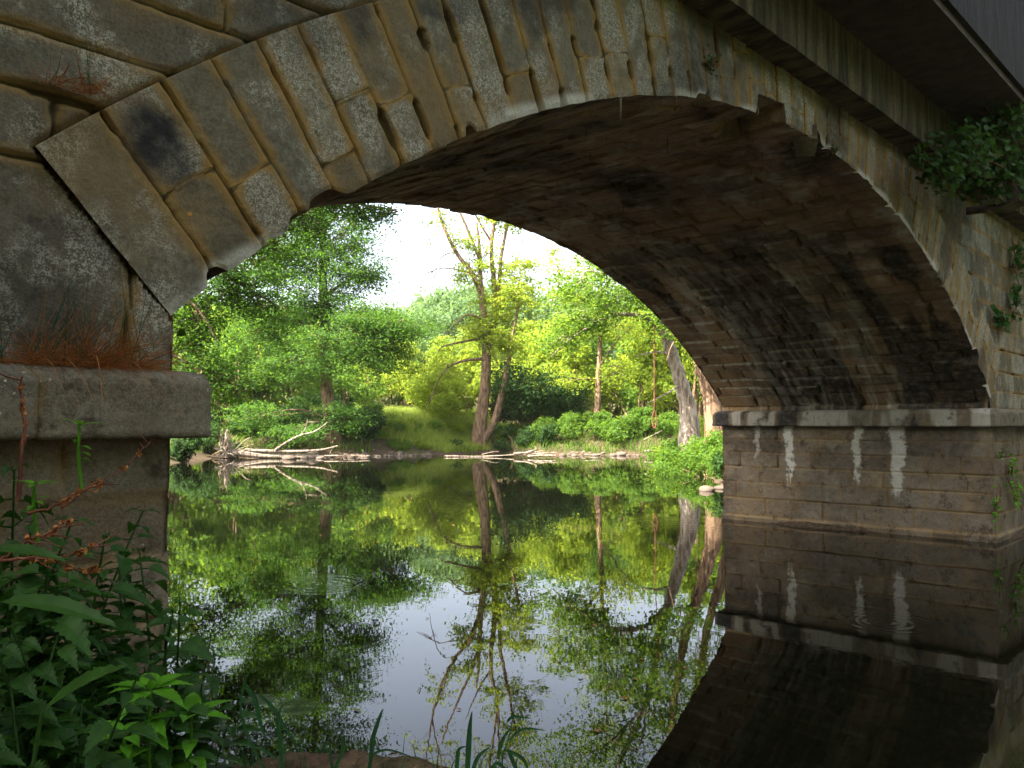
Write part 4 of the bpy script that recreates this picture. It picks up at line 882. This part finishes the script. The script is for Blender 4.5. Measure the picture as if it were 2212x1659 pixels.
for i, (u, v, s) in enumerate(spots):
    if v: p = atZ(u, v)[:2]
    else:
        D = 37.0
        while D < 50 and sdist(*[np.array([q]) for q in PD(u, D)])[0] < -.35: D += .1
        D += g.uniform(-.3, .9); p = PD(u, D)
    src = rk[i % 4]; z = max(0.0, gz(p))+s*.12
    if i < 4: r = src; used_r.add(i); r.location = (p[0], p[1], z); r.scale = (s, s, s)
    else: r = dup(src, (p[0], p[1], z), g.uniform(0, 6), s, ch=[])
    r.scale = (s*g.uniform(.8, 1.15), s*g.uniform(.8, 1.1), s*g.uniform(.7, 1.1)); r.rotation_euler[2] = g.uniform(0, 6)
    if i in (0, 1, 2): lab = ["rounded brown rock right of the stranded trunk's middle", "larger ochre rock touching the stranded trunk", "grey rock in the shadow of the stranded trunk"][i]
    elif i in (5, 6, 7): lab = ["low brown rock beside the driftwood stub", "small orange-brown rock in the riffle", "pale broken rock in the middle of the riffle"][i-5]
    elif i in (10, 11, 12): lab = ["white rock by the water under the right bank", "brown rock at the abutment's far corner", "small white stone beside the white rock"][i-10]
    else: lab = "small rounded rock among the many strewn along the far waterline"; r["group"] = GR
    tag(r, lab, "rock")
rp = atD(1412, 553, 29); rp2 = atD(1414, 925, 29)
rope = empty("rope_swing", rp2, "thin brown rope with a knotted loop hanging from the leaning tree's bough", "rope"); oo = rp2
a = Acc(); a.tube(smoothpath([rp-oo, atD(1413, 740, 29)-oo, atD(1413.5, 890, 29)-oo], 8), .018, 5); a.build("rope", BARK_RED, rope)
a = Acc(); t_ = np.linspace(0, 2*math.pi, 16); c = atD(1413.5, 907, 29)-oo; a.tube(c+np.outer(np.cos(t_), RT)*.07+np.outer(np.sin(t_), [0, 0, 1])*.29, .025, 6, False); a.build("loop", BARK_RED, rope)
# distant house roof among the hill trees
p = PD(878, 140); hz = EYE[2]+(912.8-683)/F_PX*140
hs = empty("hillside_house", (p[0], p[1], hz-3.5), "small pale house with a slate-blue roof far off on the wooded hill", "house", rz=.4)
wm = NT("pale_render"); wm.principled((.6, .58, .55), .9); rm = NT("slate_roof"); rm.principled((.22, .26, .33), .7); gm = NT("dark_window"); gm.principled((.03, .035, .04), .2)
a = Acc(); a.box((-4, -3, -3), (4, 3, 3.2)); a.build("wall", wm.m, hs)
a = Acc(); a.add([(-4.4, -3.4, 3.1), (4.4, -3.4, 3.1), (4.4, 0, 5), (-4.4, 0, 5), (-4.4, 3.4, 3.1), (4.4, 3.4, 3.1)], [[0, 1, 2, 3], [3, 2, 5, 4]]); a.add([(-4.4, -3.4, 3.1), (-4.4, 3.4, 3.1), (-4.4, 0, 5)], [[0, 1, 2]]); a.add([(4.4, -3.4, 3.1), (4.4, 3.4, 3.1), (4.4, 0, 5)], [[0, 1, 2]]); a.build("roof", rm.m, hs)
for x in (-2.2, 1.0):
    a = Acc(); a.box((x, -3.05, 1.0), (x+1.1, -2.98, 2.3)); a.build("window", gm.m, hs)

# ------------------------------------------------------------------ near plants
def leafgrid(acc, base, direc, up, L, W, droop=.35, serr=0, n=9, fold=.25, shape='ovate'):
    """one leaf blade with midrib fold, droop and toothed edge"""
    d = unit(np.asarray(direc, float)); up = unit(np.asarray(up, float)-d*np.dot(up, d)); s = np.cross(d, up); t = np.linspace(0, 1, n)
    if shape == 'ovate': w = np.sin(np.pi*t**.62)**.9*(1-t*.15)
    elif shape == 'heart': w = np.clip(np.sin(np.pi*(t*.92+.08)**.55), 0, 1)
    else: w = np.sin(np.pi*np.clip(t, 0, 1)**.8)**.8
    w = np.maximum(w, .0)*W*.5
    if serr: w = w*(1+serr*np.where(np.arange(n) % 2, 1, -1)*(w > .003))
    c = base+d*(t*L)[:, None]*1.0-np.array([0, 0, 1])*(droop*L*t*t)[:, None]
    Lf = c-s*w[:, None]+up*(w*fold)[:, None]; Rf = c+s*w[:, None]+up*(w*fold)[:, None]
    fw_ = d*(L*.03)
    if serr: Lf += np.outer(np.arange(n) % 2, fw_); Rf += np.outer(np.arange(n) % 2, fw_)
    V = np.concatenate([Lf, c, Rf]); i = np.arange(n-1)
    acc.add(V, np.concatenate([np.stack([i, i+1, n+i+1, n+i], 1), np.stack([n+i, n+i+1, 2*n+i+1, 2*n+i], 1)]))
def nettle(h, seed):
    g = np.random.default_rng(seed); t = empty("nettle", (0, 0, 0), "x", "plant", "stinging nettles on the left bank")
    st = Acc(); lv = Acc(); bend = g.normal(0, .12, 2); pts = np.array([[bend[0]*q*q*h, bend[1]*q*q*h, h*q] for q in np.linspace(0, 1, 8)]); st.tube(pts, np.linspace(.005, .0025, 8), 6)
    n = int(h/.045); az = g.uniform(0, 3)
    for k in range(n):
        q = .18+.82*(k+1)/n; p = np.array([bend[0]*q*q*h, bend[1]*q*q*h, h*q]); az += math.pi/2+g.normal(0, .2)
        sz = (.092 if q < .82 else .092*(1-(q-.82)*3.6))*g.uniform(.8, 1.15)
        for e in (0, math.pi):
            a_ = az+e+g.normal(0, .12); el = g.uniform(-.15, .35); d = np.array([math.cos(a_)*math.cos(el), math.sin(a_)*math.cos(el), math.sin(el)]); pe = sz*.35; b_ = p+d*pe
            st.tube([p, b_], [.0018, .0012], 4, False); leafgrid(lv, b_, d, [-FW[0]*.5, -FW[1]*.5, 1], sz, sz*.6, g.uniform(.25, .6), .16, 17, .3)
    lv.build("foliage", L_NETTLE, t); st.build("stem", L_NETTLE, t, True); return t
nts = [nettle(.62, 61), nettle(.78, 62), nettle(.5, 63)]
g = np.random.default_rng(71); used_n = set()
npos = []
def ground_uv(u, D): p = PD(u, D); return np.array([p[0], p[1], nearh(p[0], p[1])])
# (u of the plant, v of its tip, distance)
for (u, v, D) in [(35, 1010, 2.5), (70, 1080, 2.35), (10, 1120, 2.2), (120, 1100, 2.45), (90, 1180, 2.2), (160, 1110, 2.6), (45, 1260, 2.0), (190, 1160, 2.5), (140, 1230, 2.25), (240, 1190, 2.55), (210, 1250, 2.35), (280, 1200, 2.65), (100, 1330, 1.95), (180, 1320, 2.1), (260, 1290, 2.4), (320, 1230, 2.65), (15, 1380, 1.85), (300, 1330, 2.4), (230, 1390, 2.2), (360, 1195, 2.75), (350, 1310, 2.55), (60, 1430, 1.8), (150, 1430, 1.9), (390, 1290, 2.7), (330, 1410, 2.35), (380, 1400, 2.5), (210, 1470, 2.0), (20, 1500, 1.7), (280, 1480, 2.15), (110, 1520, 1.75), (410, 1380, 2.6), (170, 1540, 1.85), (440, 1450, 2.55), (470, 1500, 2.75), (-20, 1300, 2.0), (-30, 1180, 2.2), (60, 1580, 1.7)]:
    b_ = ground_uv(u, D); b_[2] = max(b_[2], .02)-.02; top = atD(u, v, D)[2]; Hn = max(.2, top-b_[2]); j = int(g.integers(3)); src = nts[j]; hh = (.62, .78, .5)[j]; sc = Hn/hh; sxy = min(max(sc, .9), 1.25)
    near_tag = "stinging nettle in the dense dark clump between the camera and the left pier"
    if j not in used_n: used_n.add(j); src.location = b_; src.scale = (sxy, sxy, sc); src["label"] = near_tag; src.rotation_euler[2] = g.uniform(0, 6)
    else: dup(src, b_, g.uniform(0, 6), (sxy, sxy, sc), near_tag, (g.normal(0, .05), g.normal(0, .05)))
def balsam(name, u, v, D, n, L, label, az0, hstem=.28, cat="plant"):
    c = atD(u, v, D); t = empty(name, c-[0, 0, hstem], label, cat); lv = Acc(); st = Acc(); top = np.array([0, 0, hstem]); g = np.random.default_rng(int(u))
    st.tube(smoothpath([(0.01, 0, -.05), (.0, .005, hstem*.5), top], 8), np.linspace(.006, .0035, 8), 7)
    for k in range(n):
        a_ = az0+2*math.pi*k/n+g.normal(0, .15); el = .35+g.normal(0, .15); d = np.array([math.cos(a_)*math.cos(el), math.sin(a_)*math.cos(el), math.sin(el)]); leafgrid(lv, top+d*.012, d, [0, 0, 1], L*g.uniform(.8, 1.15), L*.45, .3, .04, 15, .2)
    for k in range(3):
        a_ = g.uniform(0, 6); d = np.array([math.cos(a_)*.4, math.sin(a_)*.4, .9]); leafgrid(lv, top, d, [d[0], d[1], -.3], L*.4, L*.16, .1, 0, 7, .3)
    for k in range(4):
        a_ = g.uniform(0, 6); d = np.array([math.cos(a_), math.sin(a_), .2]); leafgrid(lv, top*[1, 1, .35+.12*k], d, [0, 0, 1], L*.8, L*.4, .4, .04, 13, .2)
    lv.build("foliage", L_BALSAM, t); st.build("stem", L_BALSAM, t, True)
balsam("balsam", 325, 1490, 2.15, 7, .115, "bright green balsam with a broad leaf rosette, left of the two at the bank edge", .3)
balsam("balsam", 415, 1550, 2.2, 6, .105, "bright green balsam with pointed leaves, right of the two at the bank edge", 1.1, .2)
balsam("balsam", 270, 1590, 2.0, 5, .075, "small low balsam seedling at the foot of the taller one", 2., .08)
balsam("bindweed", 75, 1050, 2.2, 5, .05, "round heart-leaved climber near the left picture edge below the ledge", .5, .1)
balsam("blackberry_shoot", 172, 920, 2.45, 4, .06, "small leafy shoot standing up in front of the left ledge", 1.2, .15)
for (u, v, D, az, L, lab) in [(-25, 1190, 1.7, .2, .17, "long dark lance-shaped dock leaf at the left picture edge, upper one"), (0, 1300, 1.6, .1, .24, "long dark lance-shaped dock leaf at the left picture edge, lower one"), (90, 1540, 1.5, .9, .22, "broad dock leaf rising from the lower left corner")]:
    c = atD(u, v, D); t = empty("dock_leaf", c-[0, 0, .25], lab, "plant"); a = Acc(); leafgrid(a, np.array([0, 0, .25]), RT*math.cos(az)+np.array([0, 0, math.sin(az)*.7])-FW*.1, [0, 0, 1]-FW*.4, L, L*.2, .25, .02, 15, .25, 'lance'); a.build("blade", L_NETTLE, t); a = Acc(); a.tube(smoothpath([(-.05, 0, -.1), (-.02, 0, .1), (0, 0, .25)], 6), .004, 5); a.build("stalk", L_NETTLE, t)
# reddish dead bramble twigs
def twig(label, pts, r, seed, sub=5):
    g = np.random.default_rng(seed); o_ = atD(*pts[0]); t = empty("bramble_twig", o_, label, "twig"); P = smoothpath([atD(*p)-o_ for p in pts], 18); P += g.normal(0, .002, P.shape); a = Acc(); a.tube(P, np.linspace(r, r*.35, 18), 6)
    for k in range(sub):
        i = g.integers(4, 17); d = unit(P[min(i+1, 17)]-P[i-1])+g.normal(0, .6, 3); d = unit(d); L = g.uniform(.03, .09); a.tube(smoothpath([P[i], P[i]+d*L*.5+g.normal(0, .004, 3), P[i]+d*L], 5), np.linspace(r*.5, r*.2, 5), 4)
    a.build("cane", BARK_RED, t, True)
    for k in range(sub+3):
        b_ = Acc(); i = g.integers(5, 18); c = P[i]+g.normal(0, .003, 3); leaves(b_, c+g.normal(0, .003, (8, 3)), g.normal(0, 1, (8, 3)), np.full(8, .015), g); b_.build("dry_bud", L_STRAW, t)
twig("reddish dead twig crossing the nettles level with the pier's foot", [(-10, 1212, 1.75), (60, 1208, 1.75), (120, 1205, 1.78), (170, 1190, 1.8), (212, 1178, 1.82)], .004, 81)
twig("reddish dead twig arching below the first one to a bud pair", [(115, 1206, 1.78), (150, 1225, 1.8), (185, 1232, 1.82), (212, 1230, 1.84)], .0025, 82)
twig("dead reddish twig rising from the left edge to upper right", [(0, 1210, 1.8), (60, 1170, 1.8), (110, 1148, 1.8), (160, 1115, 1.85)], .0035, 83)
twig("thick thorny bramble cane standing against the ledge's left end", [(38, 1080, 2.3), (45, 1000, 2.3), (52, 920, 2.32), (46, 860, 2.35), (45, 812, 2.35)], .007, 84, 4)
twig("long thin twig reaching up to the ledge's underside", [(130, 1100, 2.3), (200, 1050, 2.35), (270, 1010, 2.5), (325, 950, 2.6)], .003, 85, 3)
twig("forked dead twig lying across the dark pier base", [(60, 1110, 2.1), (120, 1090, 2.15), (180, 1060, 2.25), (220, 1047, 2.3)], .0045, 86, 5)
# grass tufts on the masonry
def tuft(label, base, n, hmax, seed, spread, droop_n):
    g = np.random.default_rng(seed); t = empty("grass_tuft", base, label, "grass"); dry = Acc(); grn = Acc()
    cl_ = g.normal(0, 1, 9)*spread
    def blade_set(acc, m, hh, w, right, up):
        for k in range(m):
            b = np.array([cl_[g.integers(9)]+g.normal(0, spread*.12), g.uniform(-.05, .03), 0]); L = hh*g.uniform(.35, 1.15)
            d = unit(np.array([g.normal(right, .75), g.normal(-.25, .35), g.uniform(.25, 1.3)*up])); droop = g.uniform(.1, .9)*(1.2-min(1, d[2]))
            tt = np.linspace(0, 1, 7)[:, None]; P = b+d*L*tt-np.array([0, 0, 1])*droop*L*tt**2+np.array([0, -.02, 0])*tt
            S = unit(np.cross(d, [0.1, 1, 0.2]))*w*(1-tt)**.6; V = np.concatenate([P-S, P+S]); i = np.arange(6); acc.add(V, np.stack([i, i+1, i+8, i+7], 1))
    blade_set(dry, n, hmax*.85, .0012, .45, .8); blade_set(dry, n//2, hmax*.3, .0014, .1, .35); blade_set(grn, n//9, hmax*1.1, .0016, .12, 2.4)
    for k in range(droop_n//3):
        b = np.array([cl_[g.integers(9)], -.07, 0]); L = hmax*g.uniform(.5, 1.0); d = unit(np.array([g.normal(.7, .4), -.35, .25])); tt = np.linspace(0, 1, 9)[:, None]; P = b+d*L*tt-np.array([0, 0, 1])*L*.95*tt**2
        S = unit(np.cross(d, [0, .5, 1]))*.0011; V = np.concatenate([P-S, P+S]); i = np.arange(8); dry.add(V, np.stack([i, i+1, i+10, i+9], 1))
    dry.build("dry_blades", L_STRAW, t); grn.build("green_blades", L_REED, t)
q = atY(215, 765, D0-.05); q[2] = ZT+.005; tuft("dry reddish grass tuft with tall green stalks growing on top of the left ledge", q, 270, .40, 91, .17, 75)
q = atY(130, 765, D0-.03); q[2] = ZT+.005; tuft("sparser end of dry grass at the ledge's left part", q, 150, .34, 92, .08, 18)
q = atY(150, 190, D0-.01); tuft("faint dry grass tuft sprouting from the upper left wall joint", q, 60, .2, 93, .06, 18)
# reeds at the water's edge in front
def reed(label, blades_, D):
    b0 = blades_[0][0][0]; o_ = atD(b0[0], b0[1], D); t = empty("reed", o_, label, "reed", "reeds at the bottom of the picture")
    for pts, w in blades_:
        P = smoothpath([atD(p[0], p[1], D+p[2])-o_ for p in pts], 14); a = Acc(); T = unit(np.gradient(P, axis=0)); S = unit(np.cross(T, FW)); ww = w*.55*np.sin(np.pi*np.linspace(.08, 1, 14)**.75)**.8
        V = np.concatenate([P-S*ww[:, None], P+FW*ww[:, None]*.3, P+S*ww[:, None]]); i = np.arange(13); a.add(V, np.concatenate([np.stack([i, i+1, 15+i, 14+i], 1), np.stack([14+i, 15+i, 29+i, 28+i], 1)])); a.build("blade", L_REED, t)
reed("arching reed with two long drooping blades over the dark water", [([(590, 1700, 0), (540, 1600, 0), (520, 1530, 0), (530, 1470, 0), (545, 1440, 0)], .006), ([(528, 1480, 0), (550, 1510, 0), (562, 1560, 0), (575, 1600, 0)], .011), ([(560, 1500, 0), (590, 1530, 0), (615, 1570, 0), (640, 1610, 0)], .008), ([(610, 1670, 0), (605, 1600, 0), (600, 1550, 0), (612, 1520, 0)], .010), ([(600, 1640, 0), (570, 1620, 0), (545, 1610, 0)], .007)], 1.9)
reed("reed whose single blade bends low over the blue reflection", [([(795, 1700, 0), (800, 1640, 0), (830, 1620, 0), (870, 1628, 0), (912, 1645, 0)], .006), ([(798, 1680, 0), (805, 1600, 0), (820, 1550, 0), (828, 1530, 0)], .010)], 2.1)
reed("upright reed blade just left of the branching reed", [([(1008, 1700, 0), (1012, 1620, 0), (1015, 1570, 0), (1020, 1535, 0)], .013), ([(985, 1700, 0), (988, 1640, 0), (992, 1618, 0), (1008, 1612, 0)], .010), ([(1015, 1700, 0), (1030, 1640, 0), (1060, 1612, 0)], .010)], 2.1)
reed("branching reed with long blades spreading both ways at bottom centre", [([(1090, 1720, 0), (1085, 1640, 0), (1100, 1590, 0), (1120, 1480, 0)], .004), ([(1075, 1640, 0), (1085, 1600, 0), (1105, 1570, 0)], .009), ([(1098, 1620, 0), (1110, 1650, 0), (1125, 1690, 0)], .010), ([(1100, 1600, 0), (1130, 1575, 0), (1180, 1578, 0)], .007), ([(1095, 1560, 0), (1110, 1548, 0), (1150, 1552, 0)], .007), ([(1092, 1620, 0), (1130, 1640, 0), (1145, 1680, 0)], .009), ([(1090, 1660, 0), (1070, 1650, 0), (1050, 1690, 0)], .009)], 2.1)
reed("low leafy reed shoot behind the arching one", [([(725, 1690, 0), (715, 1640, 0), (712, 1600, 0)], .008), ([(720, 1670, 0), (740, 1620, 0), (735, 1580, 0)], .009)], 2.0)

# ivy at the right
def ivy(label, blobs, seed, ls=.06, mat=L_NETTLE, vines=()):
    g = np.random.default_rng(seed); t = empty("ivy", blobs[0][0], label, "ivy"); o_ = np.asarray(blobs[0][0]); a = Acc()
    for c, rd, n in blobs:
        C = np.asarray(c)-o_+g.normal(0, 1, (n, 3))*np.asarray(rd)*.5; leaves(a, C, g.normal(0, .5, (n, 3))+[0, -.7, .5], ls*g.uniform(.6, 1.3, n), g, .85)
    a.build("foliage", mat, t); a = Acc()
    for pts in vines: a.tube(smoothpath(np.asarray(pts)-o_, 14)+g.normal(0, .01, (14, 3)), np.linspace(.012, .004, 14), 5)
    for c, rd, n in blobs:
        for k in range(5): e = np.asarray(c)-o_+g.normal(0, 1, 3)*np.asarray(rd)*.6; a.tube(smoothpath([np.asarray(c)-o_-[0, 0, rd[2]*.6], (np.asarray(c)-o_+e)/2+g.normal(0, .03, 3), e], 7), .005, 4)
    a.build("stem", BARK_RED, t, True)
def Q(u, v, Y): return atY(u, v, Y)
ivy("dark climbing foliage mass hanging from the overhanging walkway's right end", [(Q(2080, 330, 2.7), (.5, .3, .28), 420), (Q(2150, 300, 2.6), (.5, .3, .35), 520), (Q(2040, 370, 2.8), (.4, .2, .2), 260), (Q(2190, 370, 2.5), (.4, .3, .3), 420), (Q(2180, 250, 2.4), (.35, .25, .2), 220), (Q(1990, 345, 2.9), (.25, .1, .12), 60), (Q(2110, 400, 2.9), (.4, .2, .16), 220)], 101, .085, L_DARK)
ivy("ivy trails creeping over the wall edge right of the arch springing", [(Q(2165, 690, D0-.05), (.35, .06, .14), 70), (Q(2195, 640, D0-.1), (.3, .08, .3), 80), (Q(2200, 560, D0-.1), (.3, .1, .3), 60)], 102, .10, L_NETTLE, [[Q(2180, 440, D0-.08), Q(2192, 560, D0-.1), Q(2200, 640, D0-.1), Q(2185, 700, D0-.05)]])
ivy("small ivy sprigs on the abutment corner above the water", [(Q(2152, 1090, D0-.05), (.1, .05, .3), 34), (Q(2195, 1060, D0-.1), (.3, .06, .3), 60), (Q(2185, 1010, D0-.06), (.2, .05, .2), 24), (Q(2160, 980, D0-.04), (.1, .04, .12), 10)], 103, .07, L_BALSAM, [[Q(2210, 1100, D0-.1), Q(2195, 1080, D0-.08), Q(2170, 1010, D0-.06)]])
ivy("tiny fern and moss sprouts on the arch crown stones", [(Q(1537, 130, D0-.03), (.12, .04, .10), 60), (Q(1800, 325, D0-.03), (.10, .04, .06), 40)], 104, .03, L_DARK)



g = np.random.default_rng(120); fl0 = None
for k in range(34):
    q = atZ(g.uniform(420, 1500), g.uniform(1090, 1640)); 
    if sdist(np.array([q[0]]), np.array([q[1]]))[0] > -.3: continue
    if fl0 is None:
        a = Acc(); leafgrid(a, np.array([0, 0, 0.]), [1, .1, .05], [0, 0, 1], .055, .035, -.05, .05, 9, .2); fl0 = a.build("floating_leaf", L_STRAW, None); o = fl0
    else: o = dup(fl0, (0, 0, 0), 0, 1, None, ch=[])
    o.location = (q[0], q[1], .004); o.rotation_euler[2] = g.uniform(0, 6); sc = g.uniform(.5, 1.1); o.scale = (sc, sc, sc)
    tag(o, "small brown fallen leaf floating on the dark river surface", "leaf", "fallen leaves floating on the river")
hz = Acc(); hz.box((-70, -60, -2.0), (210, 260, 42)); HZ = hz.build("haze", None); tag(HZ, kind="stuff", label="thin haze added over the river valley for soft lens glow and far fading")  # volume added to imitate lens glow and soften the distance
hm = NT("glow_haze"); pv = hm.n("ShaderNodeVolumePrincipled"); pv.inputs["Density"].default_value = .00015; pv.inputs["Color"].default_value = (1, .98, .88, 1); pv.inputs["Anisotropy"].default_value = .2
hm.t.links.new(pv.outputs[0], hm.out.inputs["Volume"]); HZ.data.materials.append(hm.m)

g = np.random.default_rng(130); acc = Acc(); lit = Acc(); n = 1500; X_ = g.uniform(.2, 2.9, n); Y_ = g.uniform(.8, 3.2, n); sd = sdist(X_, Y_); k = (sd > .12) & (fbm(X_*3, Y_*3, 0, 131, 3) > .5)
Pz = np.array([[x, y, nearh(x, y)-.01] for x, y in zip(X_[k], Y_[k])]); blades(acc, Pz, g.uniform(.04, .14, len(Pz)), g.uniform(.3, 1.4, len(Pz)), g, .0025, 4)
tag(acc.build("bank_grass", L_REED), "short grass sprouting on the bare bank edge in front", "grass", kind="stuff")
X_ = g.uniform(.2, 2.9, 700); Y_ = g.uniform(.8, 3.2, 700); sd = sdist(X_, Y_); k = sd > .05; Pz = np.array([[x, y, nearh(x, y)+.012] for x, y in zip(X_[k], Y_[k])])
leaves(lit, Pz, g.normal(0, .35, Pz.shape)+[0, 0, 1], g.uniform(.012, .04, len(Pz)), g, .35); tag(lit.build("leaf_litter", bark_mat("litter_brown", (.06, .035, .02), (.26, .15, .08), 0)), "dry brown bark and leaf litter on the bare bank", "litter", kind="stuff")
